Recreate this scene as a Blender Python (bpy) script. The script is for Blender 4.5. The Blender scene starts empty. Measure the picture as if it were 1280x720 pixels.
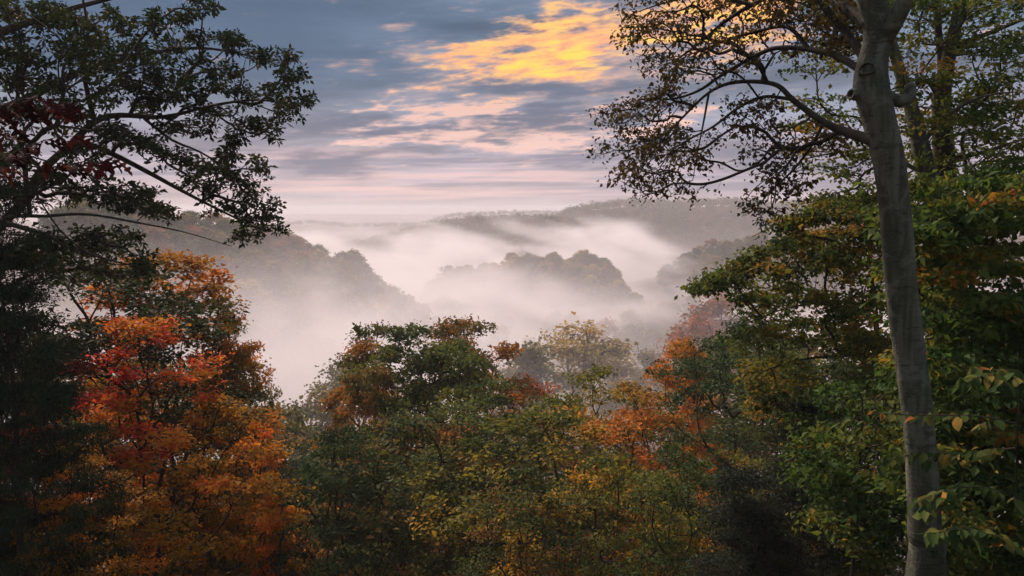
import bpy, math
import numpy as np
from mathutils import Vector

sc = bpy.context.scene
COL = sc.collection
R = math.radians

# ------------------------------------------------------------------ camera
EYE = np.array([0.0, 0.0, 1.7])
HFOV = R(65.0)
PITCH = R(5.57)
cam_d = bpy.data.cameras.new("camera")
cam = bpy.data.objects.new("camera", cam_d)
COL.objects.link(cam)
cam.location = EYE
cam.rotation_euler = (math.pi / 2 - PITCH, 0, 0)
cam_d.sensor_width = 36
cam_d.lens = 18 / math.tan(HFOV / 2)
cam_d.clip_start = 0.05
cam_d.clip_end = 20000
sc.camera = cam
FPX = 640 / math.tan(HFOV / 2)

# ------------------------------------------------------------------ renderer
sc.render.engine = 'CYCLES'
sc.view_settings.view_transform = 'Standard'
sc.view_settings.look = 'None'
sc.view_settings.exposure = 0.47
sc.view_settings.gamma = 1.0
sc.view_settings.use_curve_mapping = False
cy = sc.cycles
cy.use_denoising = True
cy.denoiser = 'OPENIMAGEDENOISE'
cy.max_bounces = 5
cy.diffuse_bounces = 2
cy.glossy_bounces = 1
cy.transmission_bounces = 3
cy.volume_bounces = 2
cy.transparent_max_bounces = 4
cy.volume_step_rate = 3.0
cy.volume_max_steps = 256
cy.caustics_reflective = False
cy.caustics_refractive = False
cy.use_adaptive_sampling = True
cy.adaptive_threshold = 0.02


# ------------------------------------------------------------------ node helper
class NB:
    """Arithmetic on node sockets, for shader and geometry trees alike."""
    def __init__(self, nt):
        self.nt, self.n, self.l = nt, nt.nodes, nt.links

    def put(self, sock, v):
        if isinstance(v, bpy.types.NodeSocket):
            self.l.new(v, sock)
        else:
            sock.default_value = v

    def m(self, op, *a):
        nd = self.n.new('ShaderNodeMath'); nd.operation = op
        for i, v in enumerate(a):
            self.put(nd.inputs[i], v)
        return nd.outputs[0]

    def add(self, *a):
        r = a[0]
        for b in a[1:]:
            r = self.m('ADD', r, b)
        return r

    def mul(self, *a):
        r = a[0]
        for b in a[1:]:
            r = self.m('MULTIPLY', r, b)
        return r

    def sub(self, a, b): return self.m('SUBTRACT', a, b)
    def div(self, a, b): return self.m('DIVIDE', a, b)

    def smooth(self, x, a, b, lo=0.0, hi=1.0):
        nd = self.n.new('ShaderNodeMapRange'); nd.interpolation_type = 'SMOOTHSTEP'
        for i, v in enumerate((x, a, b, lo, hi)):
            self.put(nd.inputs[i], v)
        return nd.outputs[0]

    def gauss(self, x, c, w):
        d = self.div(self.sub(x, c), w)
        return self.m('EXPONENT', self.mul(d, d, -1.0))

    def noise(self, vec, scale, detail=4.0, rough=0.55, dist=0.0):
        nd = self.n.new('ShaderNodeTexNoise')
        nd.inputs['Scale'].default_value = scale
        nd.inputs['Detail'].default_value = detail
        nd.inputs['Roughness'].default_value = rough
        nd.inputs['Distortion'].default_value = dist
        if vec is not None:
            self.l.new(vec, nd.inputs['Vector'])
        return nd.outputs[0]

    def xyz(self, x, y, z):
        nd = self.n.new('ShaderNodeCombineXYZ')
        for i, v in enumerate((x, y, z)):
            self.put(nd.inputs[i], v)
        return nd.outputs[0]

    def sep(self, v):
        nd = self.n.new('ShaderNodeSeparateXYZ'); self.l.new(v, nd.inputs[0])
        return nd.outputs

    def mixc(self, f, a, b, blend='MIX'):
        nd = self.n.new('ShaderNodeMix'); nd.data_type = 'RGBA'; nd.blend_type = blend
        self.put(nd.inputs[0], f)
        for i, v in ((6, a), (7, b)):
            self.put(nd.inputs[i], v if isinstance(v, bpy.types.NodeSocket) else (*v, 1.0))
        return nd.outputs[2]

    def ramp(self, f, stops, interp='LINEAR'):
        nd = self.n.new('ShaderNodeValToRGB'); cr = nd.color_ramp; cr.interpolation = interp
        while len(cr.elements) < len(stops):
            cr.elements.new(0.5)
        for e, (p, c) in zip(cr.elements, stops):
            e.position = p; e.color = (*c, 1.0) if len(c) == 3 else c
        self.put(nd.inputs[0], f)
        return nd.outputs[0]


# ------------------------------------------------------------------ sky and sun
SUN_AZ, SUN_EL = -31.0, 41.0            # degrees right of the view axis, degrees up
world = bpy.data.worlds.new("World")
sc.world = world
world.use_nodes = True


def build_sky():
    nt = world.node_tree
    b = NB(nt)
    bg = nt.nodes['Background']
    tc = nt.nodes.new('ShaderNodeTexCoord')
    d = tc.outputs['Generated']
    x, y, z = b.sep(d)
    sky = nt.nodes.new('ShaderNodeTexSky')
    sky.sky_type = 'NISHITA'; sky.sun_disc = False
    sky.sun_elevation = R(SUN_EL); sky.sun_rotation = R(SUN_AZ)
    sky.air_density = 1.4; sky.dust_density = 2.0; sky.ozone_density = 2.0
    clear = b.mixc(1.0, sky.outputs[0], (0.06, 0.06, 0.06), 'MULTIPLY')
    az = b.mul(b.m('ARCTAN2', x, y), 57.3)
    el = b.mul(b.m('ARCSINE', z), 57.3)
    elt = b.sub(el, b.mul(az, 0.03))
    # long flat cloud sheets, and the finer mottling on them
    sheet = b.noise(b.xyz(b.mul(az, 0.075), b.mul(elt, 0.44), 3.1), 1.0, 6, 0.55, 0.10)
    mott = b.noise(b.xyz(b.mul(az, 0.17), b.mul(b.sub(el, b.mul(az, 0.06)), 1.0), 1.7), 1.0, 7, 0.58, 0.22)
    shred = b.noise(b.xyz(b.mul(az, 0.55), b.mul(b.sub(el, b.mul(az, 0.09)), 2.3), 8.2), 1.0, 6, 0.62, 0.2)
    base = b.ramp(b.div(el, 90.0), [(0.0, (0.42, 0.345, 0.385)), (0.018, (0.42, 0.345, 0.405)), (0.055, (0.29, 0.285, 0.37)), (0.085, (0.185, 0.215, 0.30)), (0.14, (0.100, 0.155, 0.245)),
                                    (0.40, (0.26, 0.30, 0.37)), (1.0, (0.42, 0.45, 0.50))])
    base = b.mixc(0.08, base, clear)
    var = b.smooth(b.add(b.mul(sheet, 0.75), b.mul(mott, 0.25)), 0.30, 0.70, 0.60, 1.50)
    col = b.mixc(1.0, base, b.xyz(var, var, var), 'MULTIPLY')
    heavy = b.mul(b.smooth(b.add(az, b.mul(sheet, 16.0)), 12.0, -8.0), b.smooth(el, 5.5, 10.0), b.smooth(el, 40.0, 18.0))
    col = b.mixc(b.mul(heavy, 0.85), col, (0.075, 0.130, 0.215))
    # sunlit undersides: strongest round the hidden sun, pink farther off and lower down
    tex = b.add(b.mul(mott, 0.46), b.mul(sheet, 0.24), b.mul(shred, 0.30))
    el2 = b.sub(el, b.mul(b.sub(az, 4.0), 0.14))
    wide = b.mul(b.gauss(az, -1.0, 17.0), b.gauss(el, 5.4, 2.1))
    low = b.mul(b.gauss(az, -8.5, 9.5), b.gauss(b.sub(el, b.mul(sheet, 1.2)), 0.72, 0.26))
    near = b.mul(b.m('MAXIMUM', b.gauss(az, 2.6, 9.5), b.mul(b.gauss(az, 15.0, 13.0), 0.95)), b.gauss(el2, 11.3, 3.6))
    halo = b.mul(b.gauss(az, 6.0, 14.0), b.gauss(el2, 10.5, 5.0))
    pink = b.add(b.mul(b.smooth(b.add(tex, b.mul(wide, 0.20)), 0.60, 0.70), 0.95), b.mul(b.smooth(b.add(tex, b.mul(halo, 0.16)), 0.55, 0.72), 0.62), b.mul(low, 0.8))
    col = b.mixc(b.m('MINIMUM', pink, 0.9), col, b.mixc(b.smooth(el, 3.0, 10.0), (0.92, 0.60, 0.53), (0.84, 0.50, 0.38)))
    orange = b.smooth(b.add(tex, b.mul(near, 0.25)), 0.645, 0.755)
    col = b.mixc(b.mul(orange, 0.95), col, b.mixc(b.smooth(shred, 0.35, 0.65), (0.98, 0.40, 0.19), (1.0, 0.56, 0.20)))
    gold = b.smooth(b.add(b.mul(mott, 0.5), b.mul(shred, 0.5), b.mul(near, 0.20), b.mul(b.gauss(el2, 10.4, 1.5), near, 0.10)), 0.72, 0.90)
    col = b.mixc(gold, col, (1.12, 0.70, 0.12))
    streak = b.noise(b.xyz(b.mul(az, 0.055), b.mul(b.sub(el, b.mul(az, 0.012)), 1.5), 5.5), 1.0, 5, 0.55, 0.1)
    lowm = b.mul(b.smooth(el, 0.2, 0.9), b.smooth(el, 5.2, 3.0))
    col = b.mixc(b.mul(b.smooth(streak, 0.49, 0.62), lowm, b.gauss(az, -3.0, 22.0), 0.62), col, (0.92, 0.60, 0.55))
    col = b.mixc(b.mul(b.smooth(streak, 0.49, 0.38), lowm, 0.75), col, (0.215, 0.21, 0.28))
    # slate rags of lower cloud in front of the colour
    rag = b.mul(b.smooth(b.add(b.mul(sheet, 0.55), b.mul(mott, 0.45)), 0.50, 0.40), b.add(b.mul(b.gauss(el, 3.0, 1.0), 1.0), b.mul(b.gauss(el2, 8.0, 1.2), b.gauss(az, -2.0, 11.0), 1.0), b.mul(wide, 0.55)))
    col = b.mixc(b.m('MINIMUM', rag, 0.85), col, b.mixc(b.smooth(el, 2.0, 8.0), (0.20, 0.20, 0.265), (0.135, 0.16, 0.235)))
    # the far side of the sky, away from the sunset, is dull
    back = b.smooth(y, 0.2, -0.7)
    col = b.mixc(b.mul(back, 0.5), col, (0.28, 0.31, 0.36))
    nt.links.new(col, bg.inputs['Color'])
    bg.inputs['Strength'].default_value = 0.80
    world.cycles.sampling_method = 'MANUAL'
    world.cycles.sample_map_resolution = 512


build_sky()
sun_d = bpy.data.lights.new("sun", 'SUN')
sun_d.energy = 4.9
sun_d.angle = R(12)
sun_d.color = (1.0, 0.77, 0.69)
sun = bpy.data.objects.new("sun", sun_d)
COL.objects.link(sun)
_sd = Vector((math.sin(R(SUN_AZ)) * math.cos(R(SUN_EL)), math.cos(R(SUN_AZ)) * math.cos(R(SUN_EL)), math.sin(R(SUN_EL))))
sun.rotation_euler = _sd.to_track_quat('Z', 'Y').to_euler()


def P(px, py, Y):
    """World point at forward distance Y that lies in the direction of a photo pixel (1280 x 720)."""
    u, v = (px - 640) / FPX, (360 - py) / FPX
    dy = math.cos(PITCH) + v * math.sin(PITCH)
    dz = -math.sin(PITCH) + v * math.cos(PITCH)
    return np.array([u / dy * Y, Y, EYE[2] + dz / dy * Y])


def PL(*pts):
    return np.array([P(*p) for p in pts])


# ------------------------------------------------------------------ terrain
FLOOR = -60.0
TREE_H = 13.0


def ridge(pts, wf, wb, th=TREE_H):
    q = np.array([P(*p) for p in pts])
    q[:, 2] = np.maximum(q[:, 2] - th, FLOOR)
    return dict(q=q, wf=wf, wb=wb)


R_LEFT = ridge([(-500, 190, 190), (-200, 215, 210), (0, 240, 235), (120, 250, 250), (220, 265, 262), (290, 278, 272), (370, 293, 280),
                (422, 314, 284), (470, 341, 290), (520, 377, 294), (570, 420, 296), (605, 440, 296)], 95, 120)
R_KNOLL = ridge([(470, 420, 445), (520, 366, 445), (545, 342, 455), (575, 334, 460), (610, 332, 470), (640, 323, 470), (690, 321, 470), (735, 318, 470), (758, 326, 470),
                 (778, 347, 468), (800, 372, 465), (830, 410, 460)], 42, 60)
R_RNEAR = ridge([(740, 430, 520), (790, 372, 530), (830, 332, 540), (880, 306, 550), (940, 294, 560), (1030, 286, 560), (1150, 280, 560), (1400, 265, 540)], 110, 120)
R_MID1 = ridge([(540, 320, 760), (590, 298, 770), (620, 288, 775), (655, 276, 780), (690, 269, 780), (715, 280, 780), (750, 305, 780)], 60, 90)
R_MID2 = ridge([(400, 320, 1000), (470, 294, 1000), (510, 284, 1000), (550, 273, 1000), (600, 267, 1000), (650, 266, 1000), (700, 268, 1000), (760, 275, 1000),
                (840, 300, 1000)], 90, 140)
R_RFAR = ridge([(560, 320, 1180), (640, 290, 1180), (690, 268, 1170), (715, 257, 1160), (750, 250, 1150), (800, 246, 1150), (850, 249, 1150), (905, 246, 1150),
                (960, 252, 1150), (1030, 246, 1150), (1150, 250, 1150), (1500, 252, 1150)], 170, 250)
R_BACK = ridge([(-400, 262, 2200), (200, 282, 2200), (350, 277, 2200), (395, 274, 2200), (440, 279, 2200), (520, 277, 2200), (570, 265, 2200), (640, 262, 2200),
                (800, 264, 2200), (1700, 262, 2200)], 300, 400)
R_LAST = ridge([(-600, 268, 4600), (200, 266, 4600), (500, 268, 4600), (800, 264, 4600), (1900, 266, 4600)], 900, 1200, 0)
RIDGES = [R_LEFT, R_KNOLL, R_RNEAR, R_MID1, R_MID2, R_RFAR, R_BACK, R_LAST]


def wob(x, y, s, seed=0.0):
    return (np.sin(x * s + seed) * np.cos(y * s * 1.13 + seed * 1.7) + 0.5 * np.sin(x * s * 2.3 + y * s * 1.9 + seed * 2.1)
            + 0.3 * np.sin(x * s * 4.7 - y * s * 3.9 + seed)) / 1.8


def sstep(a, b, x):
    t = np.clip((x - a) / (b - a), 0, 1)
    return t * t * (3 - 2 * t)


def ridge_h(r, x, y):
    q = r['q']
    cz = np.interp(x, q[:, 0], q[:, 2], left=q[0, 2], right=q[-1, 2])
    cyy = np.interp(x, q[:, 0], q[:, 1])
    dy = y - cyy
    w = np.where(dy < 0, r['wf'], r['wb'])
    return FLOOR + (cz - FLOOR) * np.exp(-(dy / w) ** 2)


def ground_h(x, y):
    x = np.asarray(x, float); y = np.asarray(y, float)
    yy = np.maximum(y - 1.0, 0)
    h = -58.0 * (1 - np.exp(-yy / 62.0))
    side = np.maximum(sstep(2.0, 8.0, x), 0.75 * sstep(3.0, 11.0, -x)) * (1 - sstep(14, 45, y))
    h = h * (1 - 0.52 * side)
    h = h + np.where(y < 1, (1 - y) * 0.07, 0)
    h = np.maximum(h, FLOOR + 0 * h) - 0.0
    best = h
    for r in RIDGES:
        best = np.maximum(best, ridge_h(r, x, y))
    amp = sstep(6, 60, y)
    return best + amp * (0.7 * wob(x, y, 0.05) + 0.9 * wob(x, y, 0.017, 2.0)) + 0.06 * wob(x, y, 0.9, 1.0)


# ------------------------------------------------------------------ materials
def new_mat(name):
    m = bpy.data.materials.new(name); m.use_nodes = True
    return m, NB(m.node_tree), m.node_tree.nodes['Principled BSDF'], m.node_tree.nodes['Material Output']


def bump(b, h, bs, strength, dist=0.02):
    bm = b.n.new('ShaderNodeBump'); bm.inputs['Strength'].default_value = strength; bm.inputs['Distance'].default_value = dist
    b.l.new(h, bm.inputs['Height']); b.l.new(bm.outputs[0], bs.inputs['Normal'])


BRIGHTER = {'leaf_warm_green_to_rust', 'leaf_mid_green', 'leaf_yellow_to_olive', 'leaf_orange_to_olive', 'leaf_green_to_rust', 'leaf_olive_to_orange', 'leaf_cool_dark_green'}


def leaf_mat(name, stops, trans=0.35, rough=0.75, spec=0.12, clump=0.66, hgt=0.0):
    """Colour of a leaf from its own random number, its spray's random number and the height in the crown."""
    m, b, bs, out = new_mat(name)
    at = b.n.new('ShaderNodeAttribute'); at.attribute_name = 'leafvar'
    r, c, h = b.sep(at.outputs['Vector'])
    oi = b.n.new('ShaderNodeObjectInfo')
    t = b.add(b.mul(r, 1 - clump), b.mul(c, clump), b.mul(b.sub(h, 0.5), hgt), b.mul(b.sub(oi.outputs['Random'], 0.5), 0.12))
    if name in BRIGHTER:
        stops = [(p, tuple(min(0.62, v * 1.28) for v in c)) for p, c in stops]
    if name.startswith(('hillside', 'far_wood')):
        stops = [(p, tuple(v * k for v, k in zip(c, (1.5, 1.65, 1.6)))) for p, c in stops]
    col = b.ramp(t, stops)
    b.l.new(col, bs.inputs['Base Color'])
    bs.inputs['Roughness'].default_value = rough
    bs.inputs['Specular IOR Level'].default_value = spec
    tr = b.n.new('ShaderNodeBsdfTranslucent')
    b.l.new(b.mixc(1.0, col, (1.25, 1.15, 0.75), 'MULTIPLY'), tr.inputs['Color'])
    mx = b.n.new('ShaderNodeMixShader'); mx.inputs[0].default_value = trans
    b.l.new(bs.outputs[0], mx.inputs[1]); b.l.new(tr.outputs[0], mx.inputs[2])
    b.l.new(mx.outputs[0], out.inputs['Surface'])
    return m


G_DARK = (0.014, 0.028, 0.012); G_MID = (0.035, 0.060, 0.018); G_OLIVE = (0.085, 0.085, 0.022)
YEL = (0.36, 0.21, 0.030); ORA = (0.42, 0.135, 0.022); RED = (0.34, 0.040, 0.022); RUST = (0.20, 0.070, 0.026); MAROON = (0.060, 0.008, 0.010)
GOLD = (0.48, 0.25, 0.03); BLUEG = (0.022, 0.055, 0.034); PALE = (0.15, 0.15, 0.05)
M = {}
M['oak_dark'] = leaf_mat('oak_leaf_dark_green', [(0.0, (0.008, 0.019, 0.009)), (0.45, (0.021, 0.040, 0.014)), (0.78, (0.042, 0.052, 0.016)), (0.92, (0.085, 0.045, 0.016)), (1.0, (0.15, 0.055, 0.02))], 0.25)
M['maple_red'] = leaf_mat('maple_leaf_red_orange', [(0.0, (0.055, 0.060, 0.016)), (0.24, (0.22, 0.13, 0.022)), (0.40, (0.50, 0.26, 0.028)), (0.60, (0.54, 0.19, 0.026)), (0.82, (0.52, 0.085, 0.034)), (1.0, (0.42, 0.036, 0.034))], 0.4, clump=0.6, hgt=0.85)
M['maple_orange'] = leaf_mat('maple_leaf_orange', [(0.0, (0.07, 0.065, 0.018)), (0.3, (0.24, 0.13, 0.022)), (0.55, (0.50, 0.22, 0.024)), (0.8, (0.54, 0.15, 0.024)), (1.0, (0.44, 0.07, 0.026))], 0.4)
M['olive_orange'] = leaf_mat('leaf_olive_to_orange', [(0.0, G_MID), (0.30, G_OLIVE), (0.52, (0.20, 0.115, 0.022)), (0.72, (0.36, 0.14, 0.022)), (1.0, ORA)], 0.38)
M['rust_green'] = leaf_mat('leaf_green_to_rust', [(0.0, G_DARK), (0.34, G_MID), (0.58, (0.080, 0.082, 0.024)), (0.80, (0.17, 0.085, 0.026)), (1.0, (0.30, 0.115, 0.03))], 0.35)
M['green_ash'] = leaf_mat('leaf_mid_green', [(0.0, (0.018, 0.033, 0.011)), (0.4, (0.044, 0.070, 0.019)), (0.75, (0.092, 0.110, 0.027)), (0.92, (0.19, 0.14, 0.03)), (1.0, YEL)], 0.35)
M['blue_green'] = leaf_mat('leaf_cool_dark_green', [(0.0, (0.012, 0.026, 0.013)), (0.5, (0.028, 0.056, 0.024)), (1.0, (0.070, 0.098, 0.035))], 0.3)
M['yellow_olive'] = leaf_mat('leaf_yellow_to_olive', [(0.0, G_MID), (0.32, (0.062, 0.085, 0.022)), (0.58, (0.145, 0.135, 0.026)), (0.80, (0.32, 0.21, 0.030)), (1.0, (0.46, 0.20, 0.03))], 0.4)
M['orange_olive'] = leaf_mat('leaf_orange_to_olive', [(0.0, G_MID), (0.22, G_OLIVE), (0.42, (0.24, 0.13, 0.025)), (0.65, (0.42, 0.16, 0.03)), (0.86, (0.46, 0.13, 0.035)), (1.0, (0.36, 0.06, 0.03))], 0.4)
M['warm_green'] = leaf_mat('leaf_warm_green_to_rust', [(0.0, (0.020, 0.034, 0.012)), (0.32, (0.055, 0.072, 0.020)), (0.56, (0.125, 0.095, 0.026)), (0.78, (0.24, 0.105, 0.030)), (1.0, (0.36, 0.13, 0.034))], 0.38)
M['pink_rust'] = leaf_mat('leaf_pinkish_rust', [(0.0, (0.10, 0.065, 0.03)), (0.5, (0.26, 0.10, 0.05)), (1.0, (0.36, 0.13, 0.065))], 0.35)
M['beech'] = leaf_mat('beech_leaf_green_bronze', [(0.0, (0.020, 0.042, 0.014)), (0.40, (0.052, 0.090, 0.022)), (0.68, (0.115, 0.130, 0.026)), (0.86, (0.22, 0.16, 0.028)), (1.0, (0.32, 0.13, 0.02))], 0.4)
M['beech_bronze'] = leaf_mat('beech_leaf_bronze', [(0.0, (0.022, 0.022, 0.010)), (0.5, (0.060, 0.048, 0.017)), (0.85, (0.095, 0.060, 0.020)), (1.0, (0.15, 0.080, 0.022))], 0.3)
M['beech_green'] = leaf_mat('beech_leaf_green', [(0.0, (0.020, 0.050, 0.018)), (0.45, (0.055, 0.105, 0.026)), (0.78, (0.125, 0.155, 0.034)), (0.93, (0.28, 0.19, 0.03)), (1.0, (0.35, 0.12, 0.03))], 0.4)
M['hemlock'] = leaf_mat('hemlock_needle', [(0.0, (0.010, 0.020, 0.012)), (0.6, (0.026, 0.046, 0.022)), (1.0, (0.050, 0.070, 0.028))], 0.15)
M['hemlock_shade'] = leaf_mat('hemlock_needle_shaded', [(0.0, (0.006, 0.013, 0.008)), (0.6, (0.014, 0.026, 0.014)), (1.0, (0.028, 0.042, 0.018))], 0.15)  # same needles, colour darkened to stand in for deep shade
M['maroon'] = leaf_mat('oak_leaf_maroon', [(0.0, (0.040, 0.006, 0.008)), (0.55, (0.11, 0.012, 0.014)), (0.85, (0.17, 0.024, 0.018)), (1.0, (0.22, 0.06, 0.03))], 0.3, rough=0.38, spec=0.4)
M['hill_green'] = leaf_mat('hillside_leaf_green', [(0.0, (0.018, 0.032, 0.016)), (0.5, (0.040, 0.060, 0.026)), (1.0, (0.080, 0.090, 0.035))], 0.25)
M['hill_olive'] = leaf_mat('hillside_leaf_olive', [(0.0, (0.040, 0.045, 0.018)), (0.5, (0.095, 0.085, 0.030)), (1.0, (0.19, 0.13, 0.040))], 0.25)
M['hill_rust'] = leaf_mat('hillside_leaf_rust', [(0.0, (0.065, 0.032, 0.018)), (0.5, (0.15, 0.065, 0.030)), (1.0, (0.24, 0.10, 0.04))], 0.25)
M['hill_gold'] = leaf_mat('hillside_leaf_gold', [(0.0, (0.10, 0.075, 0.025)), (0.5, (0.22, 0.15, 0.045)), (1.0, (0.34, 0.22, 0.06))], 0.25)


def bark_mat(name, c1, c2, scale=9.0, stretch=0.25, strength=0.5):
    m, b, bs, out = new_mat(name)
    tc = b.n.new('ShaderNodeTexCoord'); mp = b.n.new('ShaderNodeMapping'); mp.inputs['Scale'].default_value = (1, 1, stretch)
    b.l.new(tc.outputs['Object'], mp.inputs['Vector'])
    n1 = b.noise(mp.outputs[0], scale, 8, 0.65, 0.4)
    n2 = b.noise(tc.outputs['Object'], 1.3, 4, 0.6)
    col = b.mixc(b.smooth(n1, 0.32, 0.68), c1, c2)
    col = b.mixc(b.mul(b.smooth(n2, 0.5, 0.72), 0.45), col, (0.06, 0.075, 0.045))
    b.l.new(col, bs.inputs['Base Color'])
    bs.inputs['Roughness'].default_value = 0.9
    bs.inputs['Specular IOR Level'].default_value = 0.15
    bump(b, n1, bs, strength, 0.03)
    return m


M['bark'] = bark_mat('dark_furrowed_bark', (0.022, 0.018, 0.014), (0.075, 0.062, 0.048))
M['twig'] = bark_mat('twig_bark', (0.020, 0.016, 0.013), (0.055, 0.045, 0.034), 20)


def beech_bark():
    m, b, bs, out = new_mat('smooth_grey_beech_bark')
    tc = b.n.new('ShaderNodeTexCoord'); o = tc.outputs['Object']
    mp = b.n.new('ShaderNodeMapping'); mp.inputs['Scale'].default_value = (3.0, 3.0, 11.0); b.l.new(o, mp.inputs['Vector'])
    mv = b.n.new('ShaderNodeMapping'); mv.inputs['Scale'].default_value = (6.0, 6.0, 0.55); b.l.new(o, mv.inputs['Vector'])
    rings = b.noise(mp.outputs[0], 1.0, 5, 0.6, 0.6)
    streak = b.noise(mv.outputs[0], 1.0, 6, 0.6, 0.5)
    blot = b.noise(o, 3.2, 6, 0.65, 0.8)
    speck = b.noise(o, 26.0, 4, 0.7)
    mc = b.n.new('ShaderNodeMapping'); mc.inputs['Scale'].default_value = (7.0, 7.0, 55.0); b.l.new(o, mc.inputs['Vector'])
    lent = b.noise(mc.outputs[0], 1.0, 3, 0.6, 0.3)
    big = b.noise(o, 1.1, 5, 0.6, 0.6)
    col = b.mixc(b.smooth(streak, 0.40, 0.60), (0.066, 0.072, 0.050), (0.140, 0.148, 0.108))
    col = b.mixc(b.mul(b.smooth(big, 0.50, 0.62), 0.7), col, (0.052, 0.064, 0.036))
    col = b.mixc(b.mul(b.smooth(blot, 0.52, 0.62), 0.45), col, (0.195, 0.205, 0.160))
    col = b.mixc(b.mul(b.smooth(blot, 0.42, 0.34), 0.45), col, (0.034, 0.034, 0.028))
    col = b.mixc(b.mul(b.smooth(rings, 0.58, 0.66), 0.55), col, (0.026, 0.024, 0.020))
    col = b.mixc(b.mul(b.smooth(speck, 0.60, 0.68), 0.8), col, (0.022, 0.020, 0.017))
    col = b.mixc(b.mul(b.smooth(lent, 0.63, 0.69), 0.75), col, (0.022, 0.021, 0.018))
    b.l.new(col, bs.inputs['Base Color'])
    bs.inputs['Roughness'].default_value = 0.85
    bs.inputs['Specular IOR Level'].default_value = 0.2
    bump(b, b.add(b.mul(rings, 0.35), b.mul(speck, 0.3), b.mul(streak, 0.5), b.mul(blot, 0.5)), bs, 1.0, 0.05)
    return m


M['beech_bark'] = beech_bark()


def plain_wood(name, c1, c2, scale):
    m, b, bs, out = new_mat(name)
    tc = b.n.new('ShaderNodeTexCoord')
    n1 = b.noise(tc.outputs['Object'], scale, 6, 0.65)
    b.l.new(b.mixc(b.smooth(n1, 0.3, 0.7), c1, c2), bs.inputs['Base Color'])
    bs.inputs['Roughness'].default_value = 0.9
    bump(b, n1, bs, 0.5, 0.01)
    return m


M['callus'] = plain_wood('healed_bark_rim', (0.13, 0.11, 0.085), (0.26, 0.23, 0.19), 20)
M['sawn'] = plain_wood('weathered_sawn_wood', (0.16, 0.13, 0.10), (0.34, 0.29, 0.24), 30)
M['rot'] = plain_wood('dark_rotten_heartwood', (0.008, 0.006, 0.005), (0.03, 0.022, 0.016), 30)


def ground_mat():
    m, b, bs, out = new_mat('leaf_litter_ground')
    tc = b.n.new('ShaderNodeTexCoord')
    n1 = b.noise(tc.outputs['Object'], 0.5, 8, 0.65); n2 = b.noise(tc.outputs['Object'], 14.0, 6, 0.7)
    c = b.mixc(b.smooth(n2, 0.35, 0.65), (0.020, 0.016, 0.009), (0.085, 0.050, 0.024))
    c = b.mixc(b.mul(b.smooth(n1, 0.48, 0.6), 0.7), c, (0.025, 0.036, 0.014))
    b.l.new(c, bs.inputs['Base Color']); bs.inputs['Roughness'].default_value = 0.95
    bump(b, n2, bs, 0.6, 0.08)
    return m


M['ground'] = ground_mat()


# ------------------------------------------------------------------ mesh and object helpers
def mesh_from(name, v, f, smooth=False):
    """v (n,3) floats, f (m,k) ints with k = 3 or 4."""
    me = bpy.data.meshes.new(name)
    v = np.asarray(v, np.float32); f = np.asarray(f, np.int32)
    k = f.shape[1]
    me.vertices.add(len(v)); me.vertices.foreach_set('co', v.ravel())
    me.loops.add(f.size); me.loops.foreach_set('vertex_index', f.ravel())
    me.polygons.add(len(f))
    me.polygons.foreach_set('loop_start', np.arange(0, f.size, k, dtype=np.int32))
    if smooth:
        me.polygons.foreach_set('use_smooth', np.ones(len(f), bool))
    me.update(calc_edges=True)
    return me


def obj(name, me, mat=None, parent=None, kind=None, label=None):
    o = bpy.data.objects.new(name, me)
    COL.objects.link(o)
    if mat is not None:
        if len(me.materials) == 0:
            me.materials.append(mat)
        else:
            o.material_slots[0].link = 'OBJECT'; o.material_slots[0].material = mat
    if parent is not None:
        o.parent = parent
    if kind: o['kind'] = kind
    if label: o['label'] = label
    return o


def thing(name, label, cat, loc=(0, 0, 0), group=None):
    o = bpy.data.objects.new(name, None)
    o.empty_display_size = 0.5
    COL.objects.link(o)
    o.location = loc
    o['label'] = label; o['category'] = cat
    if group: o['group'] = group
    return o


def smooth_line(pts, step):
    """Catmull-Rom through the points, resampled to about one step."""
    p = np.asarray(pts, float)
    if len(p) < 3:
        n = max(2, int(np.linalg.norm(p[-1] - p[0]) / step) + 1)
        return p[0] + (p[-1] - p[0]) * np.linspace(0, 1, n)[:, None]
    q = np.vstack([2 * p[0] - p[1], p, 2 * p[-1] - p[-2]])
    out = []
    for i in range(1, len(q) - 2):
        n = max(1, int(round(np.linalg.norm(q[i + 1] - q[i]) / step)))
        t = (np.arange(n) / n)[:, None]
        out.append(0.5 * ((2 * q[i]) + (-q[i - 1] + q[i + 1]) * t + (2 * q[i - 1] - 5 * q[i] + 4 * q[i + 1] - q[i + 2]) * t ** 2
                          + (-q[i - 1] + 3 * q[i] - 3 * q[i + 1] + q[i + 2]) * t ** 3))
    out.append(q[-2][None])
    return np.vstack(out)


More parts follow.
